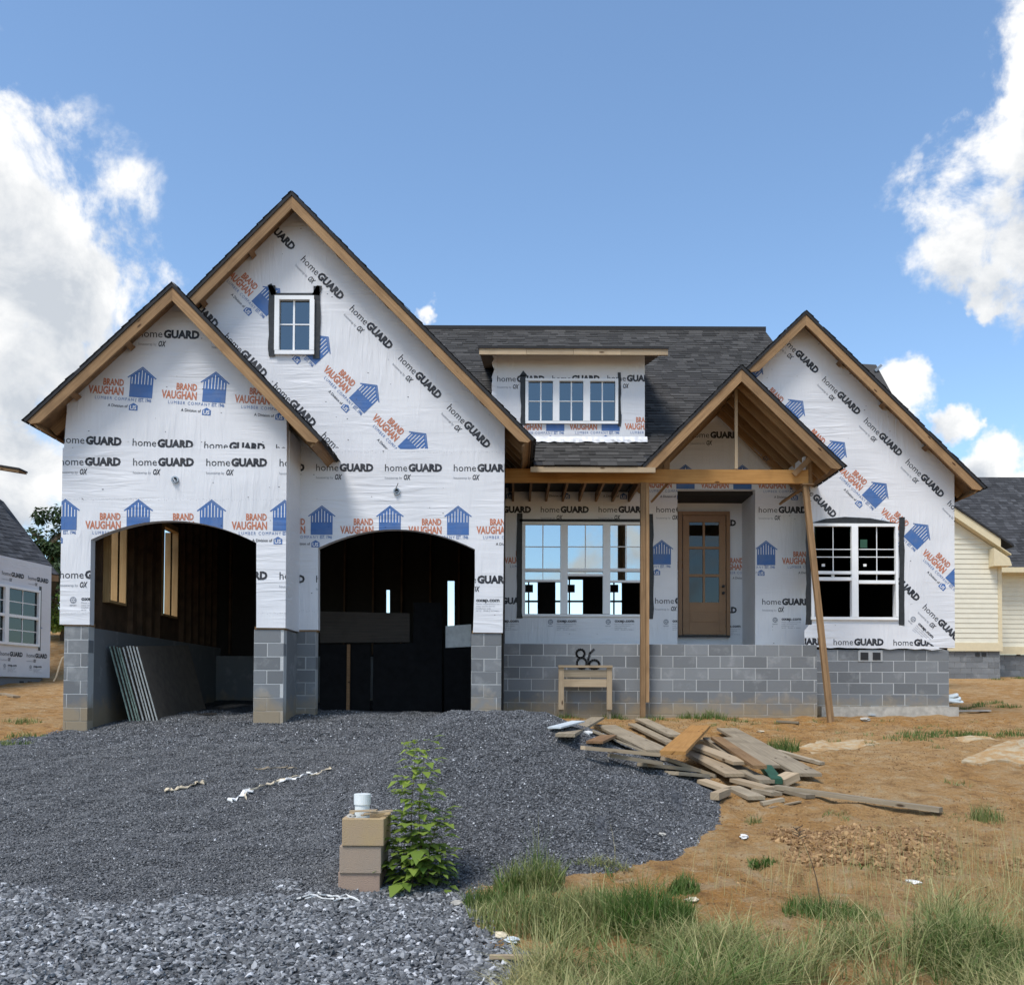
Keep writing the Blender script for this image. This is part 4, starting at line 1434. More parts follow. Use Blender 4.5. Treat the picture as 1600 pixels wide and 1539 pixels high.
# ------------------------------------------------------------------ porch frame
YB = 16.18
bz0, bz1 = XZ(1020, 755, YB)[1], XZ(1020, 734, YB)[1]
bx0, bx1 = XZ(786, 745, YB)[0], XZ(1262, 745, YB)[0]
quick('porch_beam', 'lumber_orange', house, lambda mb: mb.abox(bx0, bx1, YB - 0.04, YB + 0.04, bz0, bz1))


def up(name, xa, xb, ya, yb, Y, t=0.04, m='lumber'):
    p0, p1 = XZ(xa, ya, Y), XZ(xb, yb, Y)
    return quick(name, m, house, lambda mb: mb.abox(p0[0], p1[0], Y - t, Y + t, p1[1], p0[1], along=2))


gpost = G(1007, 1121)
pz = gz(XZ(1007, 1100, 16.15)[0], 16.15) - 0.02
for (xa, xb, yo, zl) in ((1000.5, 1008, 0.0, pz), (1008.6, 1014, 0.02, XZ(1010, 1097, YB)[1])):
    p0, p1 = XZ(xa, 756, YB), XZ(xb, 756, YB)
    quick('porch_post', 'lumber', house, lambda mb: mb.abox(p0[0], p1[0], YB - 0.06 + yo, YB + 0.04, zl, bz0 - 0.002, along=2))
# leaning prop under the beam's right end: two studs nailed together
foot = G(1299, 1128)
top = P(1259, 760, YB)
for k, (dx, dy) in enumerate(((-0.028, 0.0), (0.026, 0.03))):
    mb = MB()
    mb.beam(Vector((foot.x + dx, foot.y + dy, foot.z - 0.03)), top + Vector((dx, dy, 0)), 0.05, 0.085, (1, 0, 0))
    mb.build('leaning_prop', 'lumber', house)
up('king_post', 1147.5, 1152.5, 600, 733, YB, 0.02, 'lumber_pale')
up('short_post', 1037, 1046, 700, 733, YB + 0.3, 0.04)
up('beam_block', 1260, 1268, 706, 755, YB + 0.09, 0.04)
quick('beam_cap', 'lumber', house, lambda mb: mb.abox(XZ(1252, 757, YB)[0], XZ(1270, 757, YB)[0], YB - 0.07, YB + 0.08, bz0 - 0.03, bz0 - 0.003))
for (p, q, y0, y1) in (((1240, 742), (1276, 706), 16.08, 16.08), ((1019, 783), (1042, 757), 16.9, 16.5), ((1220, 786), (1256, 762), 17.4, 16.6)):
    mb = MB()
    mb.beam(P(*p, y0), P(*q, y1), 0.09, 0.038, (0.7, 0, 0.7))
    mb.build('brace', 'lumber', house)
# wall plate along the right side of the porch gable carrying the rafters
px_, pz_ = XZ(1262, 733, YB)
quick('porch_plate', 'wrap', house, lambda mb: mb.abox(px_ - 0.03, px_ + 0.04, YB + 0.14, D4 - 0.01, pz_ - 0.02, pz_ + 0.25))

# ------------------------------------------------------------------ windows, door


def rects(mb, lst, Y0, Y1, m=0):
    """each rectangle in its own shallow box; later ones sit a hair proud"""
    for k, (xa, ya, xb, yb) in enumerate(lst):
        p, q = XZ(xa, ya, Y0), XZ(xb, yb, Y0)
        mb.abox(min(p[0], q[0]), max(p[0], q[0]), Y0 - 0.0012 * k, Y1 + 0.0005 * k, min(p[1], q[1]), max(p[1], q[1]), m)


def ring(xa, ya, xb, yb, t):
    return [(xa, ya, xb, ya + t), (xa, yb - t, xb, yb), (xa, ya + t, xa + t, yb - t), (xb - t, ya + t, xb, yb - t)]


def window(outer, Y, frame_t, frames, grilles, panes, glass, tapes, label=None):
    fo = quick('window', 'vinyl', house, lambda mb: rects(mb, ring(*outer, frame_t) + frames, Y - 0.045, Y + 0.05))
    for gset in grilles:
        quick('grille', 'vinyl', fo, lambda mb: rects(mb, gset, Y + 0.004, Y + 0.014))
    for p in panes:
        g = p[4] if len(p) > 4 else glass
        quick('pane', g, fo, lambda mb: rects(mb, [p[:4]], Y + 0.018, Y + 0.022))
    for t in tapes:
        quick('flashing_tape', 'tape', fo, lambda mb: mb.prism([pxl(t, Y - 0.012)], Y - 0.012, Y - 0.005))
    return fo


def strip(x0, x1, y0, y1, seed):
    rd = random.Random(seed)
    n = 10
    l = [(x0 + rd.uniform(-0.9, 0.9), y0 + (y1 - y0) * i / n) for i in range(n + 1)]
    r = [(x1 + rd.uniform(-0.9, 0.9), y0 + (y1 - y0) * i / n) for i in range(n + 1)]
    return l + r[::-1]


# small gable window, two by two
window((429, 461.5, 490.5, 553.5), D2, 6.5, [], [[(458.2, 467, 460.2, 548), (435, 506.3, 485, 508.3)]], [(435, 467.5, 484.5, 547.5)], 'glass',
       [strip(419.5, 430, 446, 557, 1), strip(489, 500, 447, 560, 2), [(418, 446), (424, 443), (433, 459), (424, 462)], [(487, 461), (495, 446), (503, 447), (499, 462)], strip(430, 490, 458, 463, 3)])
# dormer triple
dg_, dp_ = [], []
for (xa, xb) in ((826, 864), (874, 911.5), (922, 960)):
    m_ = (xa + xb) / 2
    dg_.append([(m_ - 0.9, 596, m_ + 0.9, 657), (xa, 626.3, xb, 627.9)])
    dp_.append((xa - 0.5, 595.5, xb + 0.5, 657.5))
window((821, 591, 966, 662), YD, 4.5, [(864, 595, 874, 658), (911.5, 595, 922, 658)], dg_, dp_, 'glass',
       [strip(813.5, 822, 586, 664, 4), strip(965, 970.5, 582, 666, 5), [(811.5, 588), (817.5, 579), (825, 588)]])
# porch triple, upper sashes reflecting, lower sashes raised
pf, pg, pp = [], [], []
for (xa, xb, rail) in ((820.5, 876, 908), (887, 942.5, 899), (953.5, 1003.5, 909)):
    m_ = (xa + xb) / 2
    pg.append([(m_ - 0.7, 820, m_ + 0.7, 888), (xa, 853.5, xb, 855)])
    pp.append((xa, 819.5, xb, 888.5, 'glass_bright'))
    pp.append((xa, 893, xb, rail - 1, 'glass_bright'))
    pf += [(xa, 888, xb, 892.5), (xa, rail - 2.5, xb, rail + 1)]
    pg.append([(m_ - 0.5, 892.5, m_ + 0.5, rail - 2.5)])
window((816, 815, 1007.5, 963.5), D3, 4.5, [(876, 819.5, 887, 959), (942.5, 819.5, 953.5, 959)] + pf, pg, pp, 'glass_bright',
       [strip(807.5, 816, 802, 966, 6), strip(1013, 1021, 803, 967, 7), strip(812, 1010, 811, 816, 8)])
# right twin
pf, pg, pp = [], [], []
for (xa, xb, rail) in ((1273, 1330.5, 904), (1341.5, 1398.5, 909)):
    m_ = (xa + xb) / 2
    pg.append([(m_ - 0.8, 823, m_ + 0.8, 892), (xa, 857.5, xb, 859), (xa, 869.5, xb, 871)])
    pg.append([(m_ - 0.6, 897, m_ + 0.6, rail - 2)])
    pp += [(xa, 823, xb, 892.5), (xa, 897, xb, rail - 1)]
    pf += [(xa, 892, xb, 897), (xa, rail - 2.5, xb, rail + 3)]
window((1267.5, 817.5, 1404, 968.5), D4, 5, [(1330.5, 822, 1341.5, 964)] + pf, pg, pp, 'glass_dark',
       [strip(1259.5, 1268, 815, 976, 9), strip(1405, 1413, 808, 977, 10), [(1264, 818), (1290, 810.5), (1320, 807.5), (1360, 809.5), (1402, 817.5), (1402, 820), (1264, 820)]])

# stickers left on the right window's glass
rw = [o for o in house.children if o.name.startswith('window') and len(o.children) > 8][-1]
for (xa, ya, xb, yb, m_) in ((1284, 881, 1289, 885, 'white_trash'), (1349, 881, 1354, 885, 'white_trash'), (1299, 898, 1304, 901, 'white_trash'), (1344, 843, 1355, 856, 'green_paint')):
    quick('sticker', m_, rw, lambda mb: rects(mb, [(xa, ya, xb, yb)], D4 + 0.0135, D4 + 0.016))

# front door
YDoor = DR - 0.02
dtop, dbot = 799, 994.5
door = quick('front_door', 'door_brown', house, lambda mb: rects(mb, [
    (1060, dtop, 1066, dbot), (1135, dtop, 1141, dbot), (1066, dtop, 1135, dtop + 6), (1067, 805.5, 1077, 991), (1123.5, 805.5, 1134, 991),
    (1077, 805.5, 1123.5, 816), (1098, 816, 1101.5, 941), (1077, 854, 1123.5, 858), (1077, 897, 1123.5, 901.5), (1077, 941, 1123.5, 957), (1077, 974, 1123.5, 991),
    (1077, 957, 1123.5, 974.5)], YDoor - 0.06, YDoor))
quick('door_panel', 'door_brown', door, lambda mb: rects(mb, [(1079.5, 959.5, 1121, 972)], YDoor - 0.085, YDoor - 0.05))
for (ya, yb) in ((816, 854), (858, 897), (901.5, 941)):
    for (xa, xb) in ((1077, 1098), (1101.5, 1123.5)):
        quick('pane', 'glass_door', door, lambda mb: rects(mb, [(xa, ya, xb, yb)], YDoor - 0.045, YDoor - 0.04))
for yy in (916, 926.5):
    mb = MB()
    cpt = P(1130, yy, YDoor - 0.08)
    for k in range(10):
        a0, a1 = k * math.tau / 10, (k + 1) * math.tau / 10
        r = 0.028
        q = [(cpt.x + math.cos(t) * r, cpt.z + math.sin(t) * r) for t in (a0, a1)]
        mb.face([(cpt.x, cpt.y - 0.05, cpt.z), (q[0][0], cpt.y - 0.04, q[0][1]), (q[1][0], cpt.y - 0.04, q[1][1])])
        mb.face([(q[0][0], cpt.y - 0.04, q[0][1]), (q[0][0], cpt.y + 0.02, q[0][1]), (q[1][0], cpt.y + 0.02, q[1][1]), (q[1][0], cpt.y - 0.04, q[1][1])])
    mb.build('door_knob' if yy > 920 else 'deadbolt', 'paint_black', door)
quick('threshold', 'paint_black', door, lambda mb: rects(mb, [(1060, 992, 1141, 995.5)], YDoor - 0.1, YDoor - 0.07))

# light boxes on the garage walls
for (cx_, cy_, Y) in ((274, 750, D1), (620, 768, D2)):
    cpt = P(cx_, cy_, Y)
    mb = MB()
    R1, n = 0.055, 16
    for k in range(n):
        a0, a1 = k * math.tau / n, (k + 1) * math.tau / n
        for (r0, r1, y0, y1) in ((R1, R1, -0.001, -0.03), (R1, R1 - 0.02, -0.03, -0.03), (R1 - 0.02, R1 - 0.02, -0.03, -0.004)):
            q = [(cpt.x + math.cos(t) * r, Y + y, cpt.z + math.sin(t) * r) for (t, r, y) in ((a0, r0, y0), (a1, r0, y0), (a1, r1, y1), (a0, r1, y1))]
            mb.face(q)
        mb.face([(cpt.x, Y - 0.006, cpt.z)] + [(cpt.x + math.cos(t) * (R1 - 0.02), Y - 0.006, cpt.z + math.sin(t) * (R1 - 0.02)) for t in (a0, a1)], None, 1)
    mb.build('light_box', ['metal_grey', 'paint_black'], house)
    mb = MB()
    mb.beam(cpt + Vector((-0.02, -0.03, 0.02)), cpt + Vector((0.03, -0.07, -0.05 if cx_ < 400 else 0.12)), 0.012, 0.012, (0, 1, 0))
    mb.beam(cpt + Vector((0.02, -0.035, -0.01)), cpt + Vector((-0.035, -0.06, -0.02)), 0.012, 0.012, (0, 1, 0))
    mb.build('loose_wire', 'metal_grey', house)

# spray-painted house number on the block (86)


def stroke(mb, pts, w, Y):
    for i in range(len(pts) - 1):
        (x0, y0), (x1, y1) = pts[i], pts[i + 1]
        p, q = Vector((*XZ(x0, y0, Y),)), Vector((*XZ(x1, y1, Y),))
        d = (q - p).normalized()
        nrm = Vector((-d.y, d.x)) * w / 2
        e = d * w * 0.3
        mb.face([((p - nrm - e).x, Y, (p - nrm - e).y), ((q - nrm + e).x, Y, (q - nrm + e).y), ((q + nrm + e).x, Y, (q + nrm + e).y), ((p + nrm - e).x, Y, (p + nrm - e).y)])


def ell(cx_, cy_, rx, ry, a0, a1, n=14):
    return [(cx_ + math.cos(math.radians(a0 + (a1 - a0) * i / n)) * rx, cy_ + math.sin(math.radians(a0 + (a1 - a0) * i / n)) * ry) for i in range(n + 1)]


def number(mb):
    Y = DP - 0.004
    stroke(mb, ell(907, 1021, 6.5, 6.5, 90, 450), 0.036, Y)
    stroke(mb, ell(909, 1036, 7.5, 8.5, -90, 270), 0.036, Y - 0.0008)
    stroke(mb, [(928, 1014.5), (922, 1020), (919, 1030), (919.5, 1040)] + ell(928.5, 1038, 8, 7, 170, 530), 0.036, Y - 0.0016)


quick('painted_number', 'paint_black', fp[0], number)

# ------------------------------------------------------------------ what stands in the garage
XL = gx0 + 0.105
zfl = gz(XL + 0.3, 15.4)
for k in range(9):
    base = XL + 0.40 + k * 0.052
    o = quick('drywall_sheet', ['drywall_face', 'drywall_edge', 'drywall_green'], None, lambda mb: (
        mb.box((0, 1.22, 0.6), (Vector((0, 1, 0)), Vector((0, 0, 1)), Vector((1, 0, 0))), (1.22, 0.6, 0.011), 0),
        mb.face([(-0.0115, -0.002, 0.0), (0.0115, -0.002, 0.0), (0.0115, -0.002, 1.2), (-0.0115, -0.002, 1.2)], None, 2 if k < 4 else 1)))
    y = 14.75 + 0.012 * (k % 3)
    o.location = (base, y, gz(base, y) + 0.004)
    o.rotation_euler = (math.atan((gz(base, y + 2.4) - gz(base, y)) / 2.4), -math.radians(15), 0)
    tag(o, '%s wallboard sheet from the garage wall in the stack leaning in the left garage' % ['first', 'second', 'third', 'fourth', 'fifth', 'sixth', 'seventh', 'eighth', 'ninth'][k], 'wallboard', 'wallboard sheets leaning in the left garage')
    if k == 8:
        o['label'] = 'front sheet of the wallboard stack leaning in the left garage, its brown face showing'
sill = thing('garage_plank', (0, 0, 0), 'flat dark board lying on the gravel inside the left garage door', 'board')
p0, p1 = G(236, 1122), G(338, 1117)
bpy.data.objects.remove(sill)


def board(name, p0, p1, w, t, m, label, cat='board', group=None, side=None, mats=None):
    """one board with its long axis from p0 to p1 (centre line of its underside)"""
    p0, p1 = Vector(p0), Vector(p1)
    a = p1 - p0
    L = a.length
    a.normalize()
    s = Vector(side) if side else Vector((0, 0, 1)).cross(a)
    s = (s - a * s.dot(a)).normalized()
    n = a.cross(s)
    if n.z < 0:
        n, s = -n, -s
    mb = MB()
    j = lambda r: random.uniform(-r, r)
    mb.box((0, 0, 0), (Vector((1, 0, 0)), Vector((0, 1, 0)), Vector((0, 0, 1))), (L / 2, w / 2, t / 2))
    sk = j(0.02)
    for i, v in enumerate(mb.v):      # slightly skewed ends
        mb.v[i] = (v[0] + v[1] * sk * 3, v[1], v[2])
    o = mb.build(name, m)
    mw = Matrix((a, s, n)).transposed().to_4x4()
    mw.translation = (p0 + p1) / 2 + n * (t / 2)
    o.matrix_world = mw
    return tag(o, label, cat, group)


board('plank', p0 + Vector((0, 0, 0.01)), p1 + Vector((0, 0, 0.01)), 0.12, 0.025, 'osb_dark', 'dark thin plank lying on the gravel inside the left garage door')
# middle garage: sheets and lumber standing in the dark
zm = gz(-2.6, 15.8)


def panel(name, pxs, Y, m, label, cat, t=0.02, tilt=0.06):
    pts = pxl(pxs, Y)
    zlo = min(p[1] for p in pts)
    cx_ = sum(p[0] for p in pts) / len(pts)
    mb = MB()
    mb.prism([[(p[0] - cx_, p[1] - zlo) for p in pts]], 0, t)
    o = mb.build(name, m)
    o.location = (cx_, Y, zlo)
    o.rotation_euler = (-tilt, 0, 0)
    return tag(o, label, cat)


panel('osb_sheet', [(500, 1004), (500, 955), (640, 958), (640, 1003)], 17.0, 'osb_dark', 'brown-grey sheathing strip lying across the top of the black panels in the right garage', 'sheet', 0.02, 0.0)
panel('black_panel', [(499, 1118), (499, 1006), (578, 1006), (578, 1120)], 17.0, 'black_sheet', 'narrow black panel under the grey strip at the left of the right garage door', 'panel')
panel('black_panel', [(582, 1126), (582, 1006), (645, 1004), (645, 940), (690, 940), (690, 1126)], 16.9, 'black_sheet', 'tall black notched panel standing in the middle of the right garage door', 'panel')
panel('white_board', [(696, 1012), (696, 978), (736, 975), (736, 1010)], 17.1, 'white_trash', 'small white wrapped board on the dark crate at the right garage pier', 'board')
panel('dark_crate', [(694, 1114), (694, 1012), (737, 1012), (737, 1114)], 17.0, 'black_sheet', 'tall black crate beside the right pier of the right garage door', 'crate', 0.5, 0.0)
panel('stud_length', [(541, 1116), (541, 1006), (546, 1006), (546, 1116)], 16.95, 'lumber_dark', 'upright brown stud against the sheathing sheet in the right garage', 'lumber', 0.05)

# ------------------------------------------------------------------ neighbouring houses
lh = thing('neighbour_house', (-15.5, 27.0, 1.7), 'wrapped white house with dark shingle roof at the left edge', 'house')


def lwall(mb, pts, m=0):
    mb.face(pts, None, m)


LA, LB = Vector((-13.52, 24.3, 0)), Vector((-13.18, 27.0, 0))     # receding wall in view
ldir = (LB - LA).normalized()
lnrm = Vector((ldir.y, -ldir.x, 0))
zl0, zl1 = 1.87, 5.05


def lw_box(mb, s0, s1, z0, z1, out0, out1, m=0):
    a, b = LA + ldir * s0, LA + ldir * s1
    c = (a + b) / 2 + lnrm * (out0 + out1) / 2 + Vector((0, 0, (z0 + z1) / 2))
    mb.box(c, (ldir, Vector((0, 0, 1)), lnrm), ((s1 - s0) / 2, (z1 - z0) / 2, (out1 - out0) / 2), m)


LL = (LB - LA).length
Lw0, Lw1, Lz0, Lz1 = -1.2, LL - 0.55, 2.72, 4.3


def lw(mb):
    lw_box(mb, -3, Lw0, zl0, zl1, -0.15, 0)
    lw_box(mb, Lw1, LL, zl0, zl1, -0.15, 0)
    lw_box(mb, Lw0, Lw1, zl0, Lz0, -0.15, -0.0005)
    lw_box(mb, Lw0, Lw1, Lz1, zl1, -0.15, -0.0005)
    c = LB + Vector((-4, 0, (zl0 + zl1) / 2))
    mb.box(c + Vector((0, -0.08, 0)), (Vector((1, 0, 0)), Vector((0, 0, 1)), Vector((0, 1, 0))), (3.9, (zl1 - zl0) / 2, 0.07))


lwo = quick('wall', 'wrap', lh, lw)
mbt = MB()
for (u, row) in (('home', 4.55), ('home', 2.42), ('info', 2.15), ('logo', 3.3)):
    for k in range(4):
        s = -1.6 + k * 1.09 + (0.3 if u == 'info' else 0) + (0.5 if u == 'logo' else 0)
        for tris, mid in UNITS[u]:
            for t in tris:
                q = [LA + ldir * (s + p[0]) + Vector((0, 0, row + p[1])) + lnrm * (0.004 + (0.002 if mid == 4 else 0)) for p in t]
                ss = [s + p[0] for p in t]
                zz = [row + p[1] for p in t]
                if max(ss) > LL - 0.01 or (min(ss) < Lw1 + 0.1 and min(zz) < Lz1 + 0.05 and max(zz) > Lz0 - 0.05):
                    continue
                mbt.face(q, None, mid)
mbt.build('lettering', ['ink_black', 'ink_blue', 'ink_orange', 'ink_grey', 'ink_white'], lwo)


def lwin(mb):
    w = (Lw0, Lw1)
    lw_box(mb, w[0], w[1], Lz0, Lz0 + 0.07, -0.05, 0.05)
    lw_box(mb, w[0], w[1], Lz1 - 0.07, Lz1, -0.05, 0.05)
    lw_box(mb, w[0], w[0] + 0.07, Lz0, Lz1, -0.05, 0.051)
    lw_box(mb, w[1] - 0.07, w[1], Lz0, Lz1, -0.05, 0.051)
    m_ = w[1] - 1.42
    lw_box(mb, m_ - 0.08, m_ + 0.08, Lz0, Lz1, -0.05, 0.052)
    lw_box(mb, w[0], w[1], (Lz0 + Lz1) / 2 - 0.05, (Lz0 + Lz1) / 2 + 0.03, -0.04, 0.045)


lwn = quick('window', 'vinyl', lh, lwin)
for (a_, b_) in ((Lw0 + 0.07, Lw1 - 1.50), (Lw1 - 1.34, Lw1 - 0.07)):
    for (c_, d_) in ((Lz0 + 0.07, (Lz0 + Lz1) / 2 - 0.05), ((Lz0 + Lz1) / 2 + 0.03, Lz1 - 0.07)):
        quick('pane', 'glass_door', lwn, lambda mb: lw_box(mb, a_, b_, c_, d_, -0.02, -0.015))
        quick('grille', 'vinyl', lwn, lambda mb: (lw_box(mb, (a_ + b_) / 2 - 0.012, (a_ + b_) / 2 + 0.012, c_, d_, -0.012, -0.002), lw_box(mb, a_, b_, (c_ + d_) / 2 - 0.012, (c_ + d_) / 2 + 0.012, -0.0115, -0.0025)))
quick('room', 'dark_room', lh, lambda mb: lw_box(mb, -2.5, LL - 0.2, zl0, zl1, -1.6, -1.5))
quick('flashing_tape', 'tape', lwn, lambda mb: lw_box(mb, Lw1, Lw1 + 0.1, Lz0 - 0.1, Lz1 + 0.12, 0.003, 0.008))
quick('foundation_wall', 'cmu', lh, lambda mb: lw_box(mb, -3, LL - 0.25, 1.0, zl0 - 0.004, -0.2, -0.06))
for s in (0.9, 1.25):
    quick('foundation_vent', 'paint_black', lh, lambda mb: lw_box(mb, LL - s, LL - s + 0.17, 1.6, 1.76, -0.065, -0.05))
# roof: slope rising to the left behind the wall
e0, e1 = P(-60, 880, 23.6), P(91, 897, 27.4)
r0, r1 = P(-60, 740, 27), P(6, 784, 29.5)
lr = quick('roof', ['shingle_dark', 'lumber'], lh, lambda mb: (
    mb.face([e0, e1, r1, r0], None, 0, 0.9),
    mb.face([e0 - Vector((0, 0, 0.04)), e1 - Vector((0, 0, 0.04)), r1 - Vector((0, 0, 0.04)), r0 - Vector((0, 0, 0.04))], None, 1),
    mb.face([e1, r1, r1 + Vector((-3, 6, -3)), e1 + Vector((-3, 6, 0))], None, 0, 0.8)))
uu = (e1 - e0).normalized()
vv = (r0 - e0)
vv = (vv - uu * vv.dot(uu)).normalized()
rn = uu.cross(vv)
if rn.z < 0:
    rn = -rn
redge = (r1 - e1)


def keep_l(c):
    t = (c - e1).dot(vv) / max(1e-6, redge.dot(vv))
    lim = (e1 + redge * t - e0).dot(uu)
    return (c - e0).dot(uu) < lim


shingles(lr, e0 + rn * 0.004, uu, vv, (e1 - e0).length, (r1 - e1).dot(vv), 'shingle_dark', keep_l, exposure=0.16, tone=1.25)
mb = MB()
mb.beam(e0 - Vector((0, 0, 0.13)), e1 - Vector((0, 0, 0.13)), 0.17, 0.03, (0, 0, 1))
mb.build('fascia_board', 'lumber', lr)
# corner of its higher front eave
YU = 28.0
c0, c1 = P(30, 731, YU), P(-160, 700, YU)
mb = MB()
dd = Vector((c1.x - c0.x, 0, c1.z - c0.z))
mb.prism([[(c0.x, c0.z), (c1.x, c1.z), (c1.x, c1.z - 0.05), (c0.x, c0.z - 0.05)]], YU, YU + 0.5, 0)
mb.prism([[(c0.x - 0.03, c0.z - 0.052), (c1.x, c1.z - 0.052), (c1.x, c1.z - 0.18), (c0.x - 0.03, c0.z - 0.13)]], YU + 0.02, YU + 0.06, 1)
mb.prism([[(c0.x - 0.03, c0.z - 0.052), (c1.x, c1.z - 0.052), (c1.x, c1.z - 0.09), (c0.x - 0.03, c0.z - 0.09)]], YU + 0.07, YU + 0.5, 1)
mb.build('upper_eave', ['roof_felt', 'lumber'], lh)
quick('upper_wall', 'wrap', lh, lambda mb: mb.abox(P(-160, 740, YU).x, P(-48, 740, YU).x, YU + 0.25, YU + 0.6, 5.5, c0.z - 0.02))

rh = thing('neighbour_house', (17.5, 34.0, 2.1), 'cream lap-sided house with black shingle roof at the right edge', 'house')
YH = 34.0
zs0 = XZ(1500, 1004, YH)[1]


def lapsiding(mb, x0, x1, z0, ztop_fn, Y, e=0.178):
    z = z0
    while True:
        xa, xb = x0, x1
        zt = z + e
        # clip the course under the rake
        if ztop_fn:
            while xb > xa and ztop_fn(xb) < z + 0.02:
                xb -= 0.05
        if z > 7.2 or xb - xa < 0.05:
            break
        zb1 = min(zt, ztop_fn(xb)) if ztop_fn else zt
        mb.face([(xa, Y - 0.022, z), (xb, Y - 0.022, z), (xb, Y - 0.004, zb1), (xa, Y - 0.004, zt)], None, 0)
        mb.face([(xa, Y, z), (xb, Y, z), (xb, Y - 0.022, z), (xa, Y - 0.022, z)], None, 0)
        z += e
        if not ztop_fn and z > 6.8:
            break


rl, rr_ = P(1440, 780, YH), P(1556, 858, YH)
slope_r = (rr_.z - rl.z) / (rr_.x - rl.x)
rake = lambda x: rl.z + (x - rl.x) * slope_r
xcor = P(1563, 900, YH).x
w = quick('wall', 'siding', rh, lambda mb: (lapsiding(mb, P(1440, 900, YH).x, xcor, zs0, rake, YH), mb.prism([[(P(1440, 900, YH).x, zs0), (xcor, zs0), (xcor, rake(xcor)), (rl.x, rl.z)]], YH, YH + 0.1)))
quick('side_wall', 'siding', rh, lambda mb: (lapsiding(mb, xcor + 0.001, xcor + 6, zs0, None, YH + 2.6)))
quick('side_wall', 'siding', rh, lambda mb: [mb.face([(xcor + 0.001 + 0.02, YH + 0.1, zs0 + k * 0.178), (xcor + 0.001 + 0.02, YH + 2.6, zs0 + k * 0.178), (xcor + 0.001, YH + 2.6, zs0 + (k + 1) * 0.178), (xcor + 0.001, YH + 0.1, zs0 + (k + 1) * 0.178)]) for k in range(19)])
quick('corner_board', 'trim_cream', rh, lambda mb: mb.abox(xcor - 0.10, xcor + 0.03, YH - 0.045, YH + 0.1, zs0, rake(xcor)))
zb1 = XZ(1500, 1017, YH)[1]
quick('band_board', 'trim_cream', rh, lambda mb: (mb.abox(P(1440, 900, YH).x, xcor + 0.04, YH - 0.05, YH + 0.1, zb1, zs0), mb.abox(xcor + 0.041, xcor + 6, YH + 2.54, YH + 2.62, zb1, zs0)))
rb = quick('rake_board', 'trim_cream', rh, lambda mb: (mb.prism([[(rl.x, rl.z), (rr_.x, rr_.z), (rr_.x, rr_.z + 0.32), (rl.x, rl.z + 0.32)]], YH - 0.35, YH - 0.30),
                                                        mb.prism([pxl([(1553, 856), (1577, 872), (1581, 884), (1553, 884)], YH - 0.4)], YH - 0.42, YH + 0.02),
                                                        mb.prism([[(rl.x, rl.z + 0.02), (rr_.x + 0.4, rr_.z + 0.02 + 0.4 * slope_r), (rr_.x + 0.4, rr_.z + 0.06 + 0.4 * slope_r), (rl.x, rl.z + 0.06)]], YH - 0.30, YH + 0.05)))
# main slope facing the road, ridge parallel to it; the small front gable's own roof runs back into it
Ye_, Yt_ = YH + 1.9, 41.0
ze_, zr_ = P(1600, 886, Ye_).z, P(1550, 746, Yt_).z
xw0, xw1 = P(1425, 750, Yt_).x - 2.0, P(1425, 750, Yt_).x + 16
rroof = quick('roof', ['shingle_dark', 'trim_cream'], rh, lambda mb: (
    mb.face([(xw0, Ye_, ze_), (xw1, Ye_, ze_), (xw1, Yt_, zr_), (xw0, Yt_, zr_)], None, 0, 0.8),
    mb.face([(xw0, Yt_, zr_), (xw1, Yt_, zr_), (xw1, Yt_ + 5, zr_ - 4.5), (xw0, Yt_ + 5, zr_ - 4.5)], None, 0, 0.8),
    mb.abox(xcor + 0.3, xw1, Ye_ - 0.03, Ye_ - 0.002, ze_ - 0.2, ze_ - 0.01, 1),
    mb.abox(xcor + 0.3, xw1, Ye_, YH + 2.6, ze_ - 0.2, ze_ - 0.16, 1)))
shingles(rroof, (xw0, Ye_, ze_ + 0.006), (1, 0, 0), (0, Yt_ - Ye_, zr_ - ze_), xw1 - xw0, math.hypot(Yt_ - Ye_, zr_ - ze_), 'shingle_dark', exposure=0.2)
quick('gable_roof', 'roof_felt', rh, lambda mb: mb.prism([[(rl.x - 2, rl.z + 0.325 - 2 * slope_r), (rr_.x + 0.45, rr_.z + 0.325 + 0.45 * slope_r), (rr_.x + 0.45, rr_.z + 0.40 + 0.45 * slope_r), (rl.x - 2, rl.z + 0.40 - 2 * slope_r)]], YH - 0.4, YH + 4.0))
xfr = P(1440, 900, YH).x
ff = quick('foundation_wall', 'mortar', rh, lambda mb: (mb.abox(xfr, xcor - 0.02, YH + 0.05, YH + 0.3, 1.6, zb1 - 0.004), mb.abox(xcor, xcor + 6, YH + 2.7, YH + 2.9, 1.6, zb1 - 0.004)))
cmu(ff, P(1470, 1, YH).x, xcor - 0.02, zb1 - 0.004, 1.9, YH + 0.03, 0.1, 0.19)
cmu(ff, xcor, P(1720, 1, YH).x, zb1 - 0.004, 1.9, YH + 2.68, 0.1, 0.19)
for (a_, Yv) in ((1524, YH + 0.02), (1534, YH + 0.02), (1588, YH + 2.66)):
    p_ = P(a_, 1022, Yv)
    quick('foundation_vent', 'paint_black', rh, lambda mb: mb.abox(p_.x, p_.x + 0.16, Yv - 0.01, Yv, p_.z - 0.07, p_.z + 0.05))

